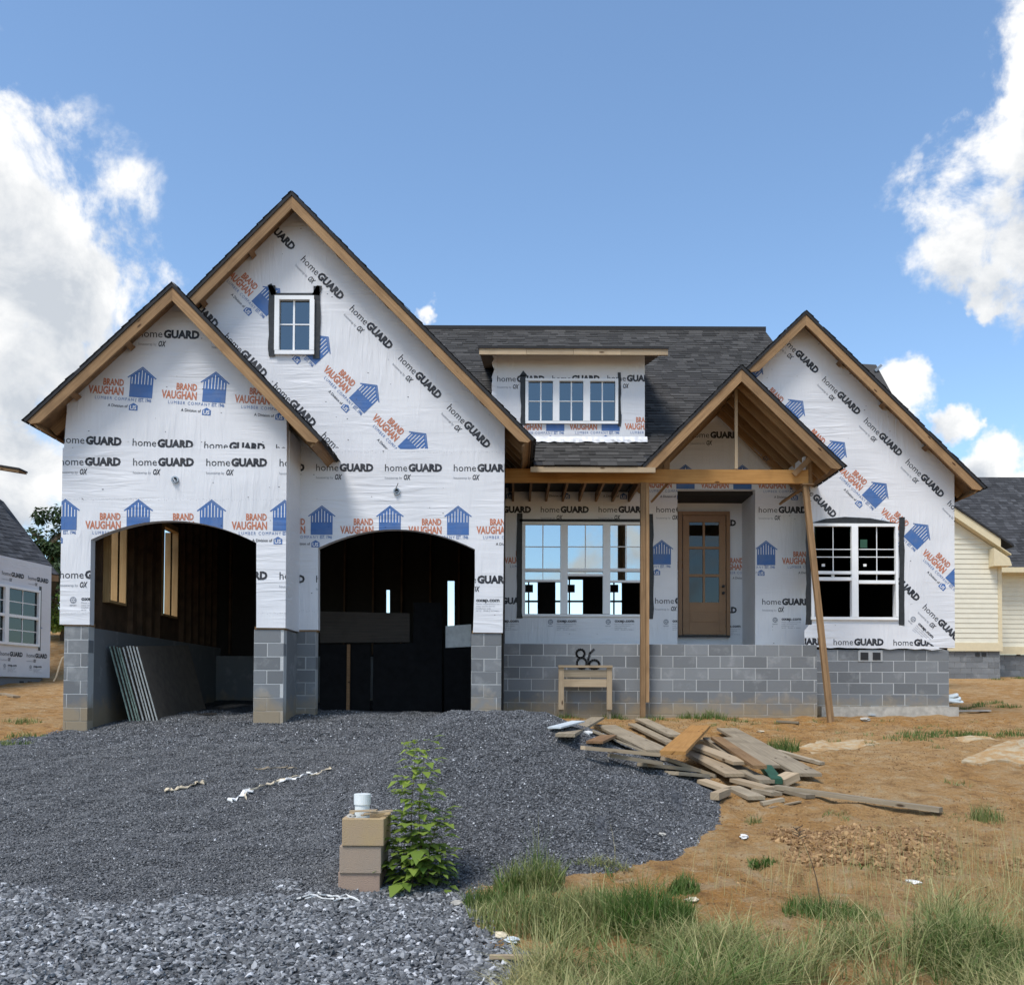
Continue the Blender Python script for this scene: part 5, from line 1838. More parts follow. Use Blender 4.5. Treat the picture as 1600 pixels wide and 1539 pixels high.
# ------------------------------------------------------------------ things on the lot
# sawhorse-like frame against the porch wall
fx0, fx1 = XZ(872.5, 1100, 16.1)[0], XZ(956, 1100, 16.1)[0]
fzt = XZ(900, 1043, 16.1)[1]
zg = min(gz(fx0, 16.05), gz(fx1, 16.05))
fr_ = thing('wooden_frame', ((fx0 + fx1) / 2, 16.1, zg), 'small pale wooden frame with two legs standing under the painted number', 'frame')
for (a_, b_) in ((fx0, fx0 + 0.09), (fx1 - 0.09, fx1)):
    quick('leg', 'lumber_pale', fr_, lambda mb: (mb.abox(a_, b_, 16.06, 16.10, zg + 0.17, fzt, along=2)))
    quick('leg_extension', 'lumber_grey', fr_, lambda mb: (mb.abox(a_ + 0.01, b_ - 0.01, 16.101, 16.14, zg - 0.03, zg + 0.35, along=2)))
quick('top_rail', 'lumber_pale', fr_, lambda mb: mb.abox(fx0 - 0.005, fx1 + 0.005, 16.03, 16.16, fzt + 0.001, fzt + 0.04))
for (ya, yb, m_) in ((1046.5, 1058, 'lumber_grey'), (1061, 1073, 'lumber_pale')):
    z1_, z0_ = XZ(900, ya, 16.1)[1], XZ(900, yb, 16.1)[1]
    quick('cross_board', m_, fr_, lambda mb: mb.abox(fx0 + 0.092, fx1 - 0.092, 16.065, 16.1, z0_, z1_))

# lumber pile: (x0,y0,x1,y1 photo pixels, width, thickness, lift0, lift1, material, label)
GRP = 'weathered boards of the scrap pile'
PL = 'weathered grey-brown board lying in the scrap lumber pile'
Z = lambda x, y: (820 + x / 3.81, 1040 + y / 3.81)
pile = [
    (175, 375, 320, 335, .15, .02, .07, .10, 'blue_white', 'pale blue-white strip at the left end of the lumber pile'),
    (240, 425, 435, 318, .2, .04, .12, .14, 'lumber_grey', 'grey board tilted up behind the gravel heap, left end of the pile'),
    (480, 365, 800, 520, .3, .04, .08, .14, 'lumber_grey', "wide grey plank slanting up to the left of the orange plank"), (640, 355, 870, 470, .14, .04, .05, .15, 'lumber_grey', "narrow grey board just left of the orange plank's top end"),
    (690, 325, 900, 425, .2, .04, .04, .13, 'lumber_grey', "grey board behind the orange plank, nearest the porch post"),
    (880, 530, 1045, 370, .27, .045, .26, .22, 'lumber_orange', 'bright orange-brown plank lying on top of the lumber pile'),
    (345, 500, 790, 540, .09, .045, .13, .2, 'lumber_pale', "long thin board along the front left of the pile, resting on edge"), (500, 545, 810, 592, .14, .045, .07, .13, 'lumber_grey', "grey board under the long thin front-left board, pointing right"),
    (400, 395, 520, 440, .14, .03, .02, .03, 'lumber_grey', "short grey board at the back left of the pile near the white scrap"), (415, 465, 500, 425, .18, .03, .06, .06, 'lumber_dark', 'short brown offcut at the back left of the lumber pile'),
    (520, 440, 720, 520, .25, .02, .04, .06, 'lumber_grey', "thin grey sheet under the wide plank left of the orange plank"), (700, 600, 1020, 632, .15, .045, .05, .08, 'lumber_grey', "low grey board just above the gravel heap's slope"),
    (830, 565, 1100, 660, .2, .045, .09, .10, 'lumber_pale', "pale board directly under the lower end of the orange plank"), (980, 520, 1250, 662, .22, .045, .14, .12, 'lumber_pale', "pale wide board below and right of the orange plank's foot"),
    (1010, 485, 1290, 590, .2, .045, .2, .18, 'lumber_pale', "pale board emerging right of the orange plank, over the others"), (1090, 440, 1250, 560, .14, .04, .12, .15, 'lumber_grey', "narrow grey board between the orange plank and the yellowish stud"),
    (1140, 440, 1400, 615, .15, .045, .19, .2, 'lumber', 'yellowish clean stud across the right half of the lumber pile'),
    (1220, 440, 1500, 610, .3, .04, .09, .12, 'lumber_grey', "wide grey plank right of the yellowish stud"),
    (1200, 385, 1690, 660, .29, .045, .06, .07, 'lumber_grey', 'widest grey plank on the right side of the lumber pile'),
    (1500, 515, 1770, 590, .09, .04, .01, .01, 'lumber_grey', 'thin grey stud behind the widest plank of the pile'),
    (870, 650, 1095, 668, .18, .045, .02, .04, 'lumber_grey', "lowest grey board at the front middle of the pile touching the gravel"), (1050, 695, 1200, 745, .18, .045, .02, .03, 'lumber_pale', "pale board end at the front of the pile by the gravel edge"),
    (1230, 735, 1380, 800, .18, .045, .02, .03, 'lumber_grey', "grey board end at the front right of the pile"), (1250, 690, 1460, 745, .14, .045, .06, .08, 'lumber_pale', "pale board in front of the green offcut, upper of two"),
    (1230, 610, 1440, 700, .18, .045, .07, .10, 'lumber_grey', "grey speckled board left of the green offcut"), (1380, 750, 1500, 775, .14, .045, .01, .02, 'lumber_grey', "short grey board at the root of the long narrow stud"),
    (1130, 800, 1200, 770, .09, .07, .02, .03, 'lumber_pale', 'short square offcut at the foot of the gravel heap'),
    (1410, 832, 1540, 805, .09, .04, .01, .02, 'lumber_grey', 'short grey offcut in front of the lumber pile'),
    (1460, 850, 1640, 812, .04, .015, .0, .01, 'lumber_pale', 'thin pale splinter lying before the lumber pile'),
    (1435, 620, 1500, 705, .12, .06, .09, .08, 'green_paint', 'short post offcut with green painted side in the pile'),
    (1515, 715, 1600, 675, .2, .08, .02, .05, 'lumber_pale', 'pale cut block beside the green offcut'),
    (1480, 735, 1700, 790, .12, .045, .01, .01, 'lumber_grey', "grey board under the pale cut block at the right"),
]
for (x0, y0, x1, y1, w_, t_, l0, l1, m_, lab) in pile:
    board('board', G(*Z(x0, y0), l0 * 0.8), G(*Z(x1, y1), l1 * 0.8), w_, min(t_, 0.12) * (0.85 if t_ < 0.06 else 1), m_, lab, 'board', GRP)
board('long_board', G(1212, 1233, 0.05), G(1470, 1269, 0.03), 0.09, 0.045, 'lumber_grey', 'long narrow grey stud stretching right from the pile over the clay', 'board')
board('board', G(1305, 1112, 0.01), G(1364, 1118, 0.01), 0.12, 0.03, 'blue_white', 'whitish strip on the soil beside the leaning prop', 'board')
board('board', G(1405, 1113, 0.01), G(1545, 1111, 0.01), 0.14, 0.025, 'concrete', 'flat pale grey strip lying along the right foundation footing', 'board')
board('board', G(1213, 1128, 0.01), G(1248, 1130, 0.01), 0.2, 0.03, 'lumber_grey', 'small flat offcut near the corner of the porch foundation', 'board')
board('board', G(3, 1085, 0.01), G(26, 1090, 0.01), 0.15, 0.04, 'lumber_pale', 'pale board lying on the soil by the left house', 'board')
board('board', G(765, 1498, 0.02), G(850, 1497, 0.03), 0.035, 0.02, 'lumber_pale', 'thin yellow stake on the stones at the edge of the grass', 'board')


def lump(name, pos, r, m, label, cat, flat=0.5, seed=0, n=2, group=None):
    """crumpled irregular piece"""
    bm = bmesh.new()
    bmesh.ops.create_icosphere(bm, subdivisions=n, radius=1.0)
    rd = random.Random(seed)
    for v in bm.verts:
        k = 0.65 + 0.6 * rd.random()
        v.co = Vector((v.co.x * k * r[0], v.co.y * k * r[1], v.co.z * k * r[2] * flat))
    me = bpy.data.meshes.new(name)
    bm.to_mesh(me); bm.free()
    me.materials.append(MATS[m])
    o = link(me, name)
    o.location = Vector(pos) + Vector((0, 0, r[2] * flat * 0.6))
    o.rotation_euler.z = rd.random() * 6
    return tag(o, label, cat, group)


def ribbon(name, pix, w, m, label, cat, seed=0, lift=0.02, wob=0.03):
    """crumpled strip lying on the ground along photo pixels"""
    rd = random.Random(seed)
    pts = []
    for i in range(len(pix) - 1):
        for k in range(4):
            t = k / 4
            pts.append((pix[i][0] + (pix[i + 1][0] - pix[i][0]) * t, pix[i][1] + (pix[i + 1][1] - pix[i][1]) * t))
    pts.append(pix[-1])
    mb = MB()
    prev = None
    for (x, y) in pts:
        c_ = G(x, y, lift) + Vector((rd.uniform(-wob, wob), rd.uniform(-wob, wob), rd.uniform(-0.004, wob * 0.7)))
        h = Vector((rd.uniform(-0.3, 0.3), 1, rd.uniform(-0.3, 0.6))).normalized() * w * rd.uniform(0.35, 0.75)
        if prev:
            a_, b_, c2, d_ = prev[0], prev[1], c_ + h, c_ - h
            mb.face([a_, d_, c2, b_])
            dn = Vector((0, 0, -0.008))
            mb.face([b_ + dn, c2 + dn, d_ + dn, a_ + dn])
            mb.face([a_ + dn, d_ + dn, d_, a_])
        prev = (c_ - h, c_ + h)
    o = mb.build(name, m)
    return tag(o, label, cat)


ribbon('torn_wrapping', [(358, 1250), (372, 1246), (385, 1236), (398, 1238)], 0.07, 'white_trash', 'torn white wrapping scrap on the gravel, left end of the litter line', 'litter', 1)
ribbon('paper_strip', [(380, 1247), (388, 1236), (412, 1228), (430, 1222), (455, 1215), (470, 1213)], 0.04, 'tan_trash', 'tan paper strip in the middle of the litter line on the gravel', 'litter', 2)
ribbon('plastic_strip', [(432, 1222), (450, 1218), (468, 1214), (480, 1209), (492, 1208)], 0.04, 'white_trash', 'white plastic strip at the upper right of the litter line', 'litter', 3)
ribbon('pink_ribbon', [(486, 1212), (500, 1207), (512, 1202), (520, 1198)], 0.03, 'tan_trash', 'thin reddish tan strip at the right tip of the litter line', 'litter', 4)
ribbon('tan_scrap', [(260, 1236), (270, 1234), (284, 1231), (290, 1230)], 0.06, 'tan_trash', 'tan paper scrap lying alone on the drive', 'litter', 5)
ribbon('tan_scrap', [(296, 1228), (308, 1224), (320, 1222)], 0.07, 'tan_trash', 'smaller tan scrap just right of the lone paper scrap', 'litter', 6)
ribbon('dry_stick', [(400, 1201), (425, 1200), (448, 1198), (462, 1202)], 0.025, 'lumber_grey', 'thin dry stick on the gravel above the litter line', 'stick', 7)
ribbon('loose_string', [(462, 1404), (480, 1400), (500, 1396), (520, 1400), (540, 1399), (562, 1409)], 0.012, 'white_trash', 'loose white cord on the stones before the block stack', 'cord', 8, wob=0.02)
ribbon('loose_string', [(478, 1402), (500, 1401), (525, 1405), (545, 1402), (556, 1403)], 0.012, 'white_trash', 'second shorter white cord beside the block stack', 'cord', 9, wob=0.02)
lump('paper_scrap', G(1162, 1310), (.045, .04, .04), 'white_trash', 'white scrap on the clay below the offcuts', 'litter', seed=1)
lump('paper_scrap', G(1428, 1380), (.08, .03, .03), 'white_trash', 'white torn scrap on the clay above the tall grass', 'litter', seed=2)
lump('paper_scrap', G(1080, 1409), (.06, .04, .04), 'tan_trash', 'cream scrap beside the dark green weed clump', 'litter', seed=3)
lump('paper_scrap', G(918, 1148), (.06, .06, .06), 'white_trash', 'white scrap behind the left boards of the pile', 'litter', seed=4)
lump('paper_scrap', G(800, 1470), (.05, .04, .03), 'blue_white', 'crushed pale blue bottle scrap at the grass edge', 'litter', seed=5)
lump('paper_scrap', G(782, 1462), (.07, .04, .03), 'tan_trash', 'tan scrap next to the crushed pale blue scrap', 'litter', seed=6)
lump('stone_lump', G(714, 1414), (.06, .05, .04), 'concrete', 'pale stone at the end of the coarse stones', 'stone', seed=7)
lump('stone_lump', G(1034, 1305), (.035, .03, .03), 'concrete', 'small pale stone on the clay edge below the heap', 'stone', seed=8)
lump('stone_lump', G(1188, 1144), (.06, .05, .04), 'tan_trash', 'yellowish stone near the porch foundation corner', 'stone', seed=9)
lump('stone_lump', G(1408, 1114), (.07, .06, .06), 'concrete', 'pale lump at the foot of the right foundation', 'stone', seed=10)
lump('stone_lump', G(1352, 1126), (.09, .08, .07), 'concrete', 'rounded grey lump on the soil right of the leaning prop', 'stone', seed=11)


def patch(name, pix, m, label, h=0.02, seed=0):
    """thin irregular slab of spilled concrete following the ground"""
    rd = random.Random(seed)
    pts = [G(*p) for p in pix]
    c_ = sum(pts, Vector()) / len(pts)
    rim = []
    for i in range(len(pts)):
        a_, b_ = pts[i], pts[(i + 1) % len(pts)]
        for k in range(5):
            q = a_.lerp(b_, k / 5)
            q = c_ + (q - c_) * rd.uniform(0.9, 1.05)
            rim.append(q)
    mb = MB()
    tp = [Vector((q.x, q.y, gz(q.x, q.y) + h)) for q in rim]
    inn = [c_.lerp(q, 0.55) for q in rim]
    inn = [Vector((q.x, q.y, gz(q.x, q.y) + h * 1.5 + rd.uniform(0, 0.01))) for q in inn]
    cc = Vector((c_.x, c_.y, gz(c_.x, c_.y) + h * 1.6))
    n = len(rim)
    for i in range(n):
        j = (i + 1) % n
        mb.face([inn[i], inn[j], cc]) if (inn[j] - inn[i]).cross(cc - inn[i]).z > 0 else mb.face([inn[j], inn[i], cc])
        q = [tp[i], tp[j], inn[j], inn[i]]
        mb.face(q if (q[1] - q[0]).cross(q[2] - q[0]).z > 0 else q[::-1])
        mb.face([tp[i] - Vector((0, 0, 0.1)), tp[j] - Vector((0, 0, 0.1)), tp[j], tp[i]])
    o = mb.build(name, m)
    return tag(o, label, 'concrete spill')


patch('concrete_spill', [(1495, 1192), (1560, 1165), (1640, 1155), (1640, 1193), (1560, 1192)], 'spill', 'hardened pale concrete spill on the clay at the right edge', 0.03, 1)
patch('concrete_spill', [(1245, 1168), (1285, 1156), (1350, 1155), (1372, 1162), (1330, 1172), (1270, 1178)], 'spill', 'thin pale concrete spill between the lumber pile and the right gable', 0.006, 2)
patch('concrete_spill', [(1490, 1152), (1540, 1150), (1560, 1157), (1500, 1160)], 'spill', 'small pale concrete spill behind the large one', 0.006, 3)

# coil of white pipe behind the right corner
cc = G(1487, 1100)
mb = MB()
for lp in range(3):
    prev = None
    R = 0.42 - 0.05 * lp
    for k in range(33):
        a_ = k * math.tau / 32
        c_ = Vector((cc.x + math.cos(a_) * R, cc.y + 0.5 + math.sin(a_) * R, cc.z + 0.06 + lp * 0.06 + 0.03 * math.sin(a_ * 2 + lp)))
        out_ = Vector((math.cos(a_), math.sin(a_), 0))
        ringp = [c_ + (out_ * math.cos(t) + Vector((0, 0, 1)) * math.sin(t)) * 0.036 for t in np.linspace(0, math.tau, 8, endpoint=False)]
        if prev:
            for i in range(8):
                mb.face([prev[i], ringp[i], ringp[(i + 1) % 8], prev[(i + 1) % 8]][::-1])
        prev = ringp
tag(mb.build('pipe_coil', 'white_plastic'), 'coil of white pipe on the ground behind the right foundation corner', 'pipe')

# block stack with the capped pipe
sx = [(528.7, 592.5, 1363.3, 1404, 0.012), (531, 595, 1321.5, 1363, 0.0), (535, 600, 1278, 1321.2, -0.012)]
YS = 6.72
cols = []
labs = ['bottom brown concrete block of the stack beside the weed', 'middle brown concrete block of the stack beside the weed', 'top tan concrete block of the stack, hollow and open']
for k, (xa, xb, ya, yb, dy) in enumerate(sx):
    p, q = XZ(xa, ya, YS), XZ(xb, ya, YS)
    wx, dz, dep = 0.295, 0.193, 0.395
    zc = XZ(560, ya, YS)[1]
    o = quick('concrete_block', 'brown_block', None, lambda mb: (
        mb.abox(-wx / 2, wx / 2, 0, 0.035, -dz, 0), mb.abox(-wx / 2, wx / 2, dep - 0.035, dep, -dz, 0),
        mb.abox(-wx / 2, -wx / 2 + 0.035, 0.035, dep - 0.035, -dz, 0), mb.abox(wx / 2 - 0.035, wx / 2, 0.035, dep - 0.035, -dz, 0)))
    bv = o.modifiers.new('b', 'BEVEL'); bv.width = 0.006; bv.segments = 2; bv.limit_method = 'ANGLE'
    wd = o.modifiers.new('w', 'WELD'); wd.merge_threshold = 0.0005
    o.modifiers.move(1, 0)
    o.location = ((p[0] + q[0]) / 2, YS + dy, zc - 0.0008 * k)
    tag(o, labs[k], 'concrete block')
    o.color = [(0.33, 0.235, 0.185, 1), (0.32, 0.255, 0.20, 1), (0.40, 0.295, 0.165, 1)][k]
    if k == 2:
        zt_b, xb_c = zc, (p[0] + q[0]) / 2


def tube(mb, c_, r, z0, z1, n=24, cap=True, m=0):
    for k in range(n):
        a0, a1 = k * math.tau / n, (k + 1) * math.tau / n
        q = [(c_.x + math.cos(t) * r, c_.y + math.sin(t) * r) for t in (a0, a1)]
        mb.face([(q[0][0], q[0][1], z0), (q[1][0], q[1][1], z0), (q[1][0], q[1][1], z1), (q[0][0], q[0][1], z1)], None, m)
        if cap:
            mb.face([(q[0][0], q[0][1], z1), (q[1][0], q[1][1], z1), (c_.x, c_.y, z1)], None, m)


pc = Vector((XZ(566.5, 1250, YS + 0.2)[0], YS + 0.19, 0))
pt = thing('cleanout_pipe', (pc.x, pc.y, zt_b - 0.5), 'white capped pipe rising out of the block stack', 'pipe')
ztop = XZ(566, 1240, YS + 0.19)[1]
quick('pipe', 'white_plastic', pt, lambda mb: tube(mb, pc, 0.054, zt_b - 0.55, ztop - 0.07))
quick('cap', 'white_plastic', pt, lambda mb: (tube(mb, pc, 0.061, ztop - 0.075, ztop), tube(mb, pc, 0.0605, ztop - 0.0755, ztop - 0.075)))
for k, (a0, a1, y0, y1) in enumerate(((-0.02, 0.15, 0.06, 0.2), (0.0, 0.19, 0.05, 0.12), (-0.11, 0.09, 0.10, 0.05))):
    mb = MB()
    mb.beam(Vector((xb_c + a0, YS + y0, zt_b + 0.012 + 0.012 * k)), Vector((xb_c + a1, YS + y1, zt_b + 0.03 + 0.01 * k)), 0.03, 0.012, (0, 1, 0))
    tag(mb.build('wood_shim', 'lumber_pale'), ['pale wood shim on the block stack pointing at the pipe', 'longest wood shim on the block stack, pointing right', 'wood shim along the front edge of the top block'][k], 'shim')
lump('stone_lump', (xb_c - 0.1, YS + 0.09, zt_b - 0.005), (.035, .03, .03), 'concrete', 'grey stone on the front left rim of the top block', 'stone', seed=20)

# ------------------------------------------------------------------ plants


def blades(pos, hgt, wid, lean, shade, segs=3):
    """numpy grass blades: pos n x 3, returns verts, faces, shade"""
    n = len(pos)
    ang = RNG.uniform(0, 2 * np.pi, n)
    d = np.stack([np.cos(ang), np.sin(ang), np.zeros(n)], 1)
    side = np.stack([-np.sin(ang), np.cos(ang), np.zeros(n)], 1)
    tw = RNG.uniform(-1.2, 1.2, n)
    side = side * np.cos(tw)[:, None] + d * np.sin(tw)[:, None]
    vs = []
    for k in range(segs + 1):
        t = k / segs
        c_ = pos + d * (lean * t ** 2)[:, None] + np.array([0, 0, 1.0]) * (hgt * (t - 0.25 * t * t * np.clip(lean / hgt, 0, 1.5)))[:, None]
        w_ = (wid * (1 - t) ** 0.7 if k < segs else wid * 0.06)
        vs.append(c_ - side * w_[:, None]); vs.append(c_ + side * w_[:, None])
    m_ = 2 * (segs + 1)
    V = np.stack(vs, 1).reshape(-1, 3)
    b = np.arange(n)[:, None] * m_
    fs = [np.concatenate([b + 2 * k, b + 2 * k + 1, b + 2 * k + 3, b + 2 * k + 2], 1) for k in range(segs)]
    return V, np.concatenate(fs, 0), np.repeat(shade, m_)


def grass(name, samples, label, m='grass'):
    V, Fc, S, off = [], [], [], 0
    for (pos, hgt, wid, lean, sh) in samples:
        v, f, s = blades(pos, hgt, wid, lean, sh)
        V.append(v); Fc.append(f + off); S.append(s); off += len(v)
    o = mesh_np(name, np.concatenate(V), np.concatenate(Fc), m, np.clip(np.concatenate(S), 0, 1))
    return tag(o, label, None, None, 'stuff')


def clump_samples(px, py, rx, ry, n, h, w_, dry=0.2, lean=0.5):
    """tuft rooted on an ellipse (metres) round the ground point under a photo pixel"""
    c_ = G(px, py)
    r = np.sqrt(RNG.uniform(0, 1, n)); a_ = RNG.uniform(0, 2 * np.pi, n)
    r = r * (0.55 + 0.9 * vnoise(np.cos(a_) * 1.3 + px, np.sin(a_) * 1.3 + py, 0.8, 51))
    x, y = c_.x + r * np.cos(a_) * rx, c_.y + r * np.sin(a_) * ry
    z = ground_z(x, y) - 0.01
    hh = h * RNG.uniform(0.45, 1.15, n) * (1.1 - 0.45 * r)
    return (np.stack([x, y, z], 1), hh, w_ * RNG.uniform(0.6, 1.3, n), hh * lean * RNG.uniform(0.1, 1.5, n), np.clip(RNG.normal(dry, 0.18, n), 0, 1))


# foreground sward: thick along the bottom right, thinning towards the clay
n = 100000
x = RNG.uniform(-0.2, 5.2, n); y = RNG.uniform(4.2, 7.4, n)
edge = np.interp(x, [-0.2, 0.05, 0.35, 0.9, 1.3, 1.8, 2.4, 3.2, 4.2, 5.2], [4.4, 5.7, 6.5, 6.5, 6.25, 6.1, 6.2, 6.5, 7.0, 7.6]) + 0.5 * (vnoise(x, y, 0.35, 41) - 0.5)
keep = (y < edge) & (RNG.uniform(0, 1, n) < np.clip((edge - y) / 0.7, 0.12, 1) * np.clip((vnoise(x, y, 0.3, 42) * 0.6 + vnoise(x, y, 0.8, 45) * 0.6 - 0.43) * 5, 0.05, 1)) & (np.abs(x) < y * 0.55 + 0.2)
x, y = x[keep], y[keep]
k = len(x)
dry = 0.26 + 0.55 * np.clip((vnoise(x, y, 0.55, 43) - 0.45) * 2.2, 0, 1)
h_ = (0.08 + 0.30 * vnoise(x, y, 0.45, 44) ** 1.2) * RNG.uniform(0.4, 1.5, k)
sw = (np.stack([x, y, ground_z(x, y) - 0.01], 1), h_, RNG.uniform(0.002, 0.006, k), h_ * RNG.uniform(0.2, 1.6, k), np.clip(dry + RNG.normal(0, 0.2, k) + 0.5 * (RNG.uniform(0, 1, k) < 0.08), 0, 1))
# tall dry stalks on the right
n = 4200
x = RNG.uniform(0.6, 4.8, n); y = RNG.uniform(4.6, 7.4, n)
kp = (RNG.uniform(0, 1, n) < np.clip((x - 1.2) / 2.6, 0.06, 1)) & (np.abs(x) < y * 0.55 + 0.2)
x, y = x[kp], y[kp]
k = len(x)
h_ = RNG.uniform(0.22, 0.65, k) * (0.65 + 0.6 * np.clip((x - 2) / 2, 0, 1))
tall = (np.stack([x, y, ground_z(x, y) - 0.01], 1), h_, RNG.uniform(0.001, 0.0022, k), h_ * RNG.uniform(0.05, 0.6, k), np.clip(RNG.normal(0.8, 0.2, k), 0, 1))
grass('meadow_grass', [sw, tall], 'long green and straw-coloured grass along the bottom right')


# sprigs and straw strewn over the clay: nobody could count them
cx_ = RNG.uniform(-0.3, 8.0, 110); cy_ = RNG.uniform(6.3, 16.5, 110)
okc = (gravel_h(cx_, cy_) < -0.01) & (np.abs(cx_) < cy_ * 0.56) & ~((cy_ > 15.9) & (cx_ < 5)) & ~((cx_ > 1.0) & (cx_ < 4.6) & (cy_ > 9.2) & (cy_ < 14))
cx_, cy_ = cx_[okc], cy_[okc]
per = 26
x = (cx_[:, None] + RNG.normal(0, 0.05, (len(cx_), per)) * (0.5 + RNG.uniform(0, 1.6, len(cx_)))[:, None]).ravel()
y = (cy_[:, None] + RNG.normal(0, 0.05, (len(cx_), per))).ravel()
k = len(x)
h_ = RNG.uniform(0.02, 0.1, k)
sprig = (np.stack([x, y, ground_z(x, y) - 0.005], 1), h_, RNG.uniform(0.002, 0.006, k), h_ * RNG.uniform(0.4, 1.5, k), np.clip(RNG.normal(0.22, 0.22, k), 0, 1))
x = RNG.uniform(0.0, 9.0, 2600); y = RNG.uniform(6.0, 16.8, 2600)
oks = (gravel_h(x, y) < -0.01) & (vnoise(x, y, 0.9, 61) > 0.42)
x, y = x[oks], y[oks]
k = len(x)
straw = (np.stack([x, y, ground_z(x, y) + 0.002], 1), np.full(k, 0.012), RNG.uniform(0.0015, 0.006, k), RNG.uniform(0.02, 0.12, k), np.clip(RNG.normal(0.85, 0.25, k), 0, 1))
grass('sprigs_and_straw', [sprig, straw], 'sparse green sprigs and bits of straw scattered over the clay')


def tuft(px, py, rx, ry, n, h, w_, dry, label, lean=0.5, m='grass', group=None, cat='grass tuft'):
    v, f, s = blades(*clump_samples(px, py, rx, ry, n, h, w_, dry, lean))
    o = mesh_np('grass_tuft', v, f, m, s)
    return tag(o, label, cat, group)


tuft(832, 1392, .26, .18, 700, .3, .005, .25, 'tall green grass tuft against the foot of the gravel heap')
tuft(838, 1378, .05, .05, 60, .52, .003, .2, 'thin upright stalks rising from the tuft before the gravel heap', .2)
tuft(765, 1414, .24, .12, 600, .16, .004, .12, 'low spreading green tuft right of the leafy weed')
tuft(1010, 1452, .3, .24, 1500, .36, .005, .03, 'dark green bushy tuft at the edge of the clay')
tuft(1068, 1392, .09, .08, 260, .17, .006, .05, 'small dark weed clump standing on the clay', .5)
tuft(945, 1352, .22, .06, 240, .12, .003, .45, 'dry grass overhanging the small clay ledge', 1.2)
tuft(880, 1450, .5, .38, 2200, .26, .0048, .38, 'broad yellow-green tuft between the stones and the dark bush')
tuft(1290, 1430, .3, .16, 800, .16, .0035, .08, 'green tuft on the clay in front of the tall dry grass')
tuft(1190, 1352, .12, .06, 160, .09, .008, .02, 'low dark leaves on the clay beside the clods', .9)
tuft(1178, 1285, .08, .05, 80, .12, .003, .3, 'small thin weed on the clay below the lumber pile')
tuft(1225, 1172, .2, .12, 320, .25, .005, .1, 'green weed behind the wide plank of the pile')
tuft(1540, 1280, .16, .1, 200, .2, .004, .3, 'pale green weed on the clay near the right edge')
for (px_, py_, s_, w_) in ((962, 1122, 1.0, 'right of the wooden frame'), (1050, 1120, 1.5, 'right of the porch post, the tallest'), (1082, 1122, 1.1, 'second right of the porch post'), (1115, 1122, 1.3, 'behind the widest plank'), (880, 1122, 0.8, 'at the left leg of the wooden frame'), (1020, 1126, .8, 'at the foot of the porch post'), (1150, 1127, .7, 'nearest the foundation corner')):
    tuft(px_, py_, .25, .1, int(140 * s_), .16 * s_, .006, .12, 'low weeds along the porch foundation, ' + w_, .5, group='weeds along the porch foundation')
for (px_, py_, w_) in ((1420, 1153, 'leftmost of the row before the right foundation'), (1440, 1151, 'second of the row before the right foundation'), (1500, 1150, 'just behind the small concrete spill'), (1528, 1149, 'right of the small concrete spill'), (1465, 1148, 'third of the row before the right foundation'), (1580, 1148, 'behind the large concrete spill'), (1545, 1100, 'right of the white pipe coil'), (1520, 1105, 'touching the white pipe coil'), (1575, 1105, 'at the right edge level with the pipe coil'), (1560, 1062, 'below the corner of the cream house'), (1510, 1058, 'left under the cream house'), (1595, 1060, 'at the right edge under the cream house')):
    tuft(px_, py_, .35, .12, 160, .12, .006, .1, 'small green weed patch ' + w_, .6, group='weed patches on the right-hand ground')
for (px_, py_, w_) in ((35, 1130, 'farthest'), (40, 1150, 'middle'), (15, 1165, 'nearest')):
    tuft(px_, py_, .3, .15, 160, .12, .006, .2, w_ + ' sparse weed patch on the soil left of the garage', .6, group='weed patches left of the garage')
tuft(1500, 1050, .5, .3, 600, .6, .012, .05, 'bushy weed at the foundation of the cream house', .5)


def leaves(mb_list, base, direction, size, shade, droop=0.25):
    """one pointed leaf of six triangles, folded along the midrib"""
    V, Fc, S = mb_list
    d = Vector(direction).normalized()
    s = d.cross(Vector((0, 0, 1)))
    s = s.normalized() if s.length > 1e-3 else Vector((1, 0, 0))
    up_ = s.cross(d)
    i = len(V)
    w_ = size * 0.34
    mid = base + d * size * 0.45 - Vector((0, 0, droop * size * 0.15))
    tip = base + d * size - Vector((0, 0, droop * size))
    V += [base, mid, tip, mid + s * w_ + up_ * size * 0.06, mid - s * w_ + up_ * size * 0.06]
    Fc += [(i, i + 3, i + 1), (i, i + 1, i + 4), (i + 1, i + 3, i + 2), (i + 1, i + 2, i + 4)]
    S += [shade] * 5


def leafy(name, L, parent, m):
    V, Fc, S = L
    o = mesh_np(name, np.array([tuple(v) for v in V]), np.array(Fc), m, np.array(S))
    setp(o, parent)
    return o


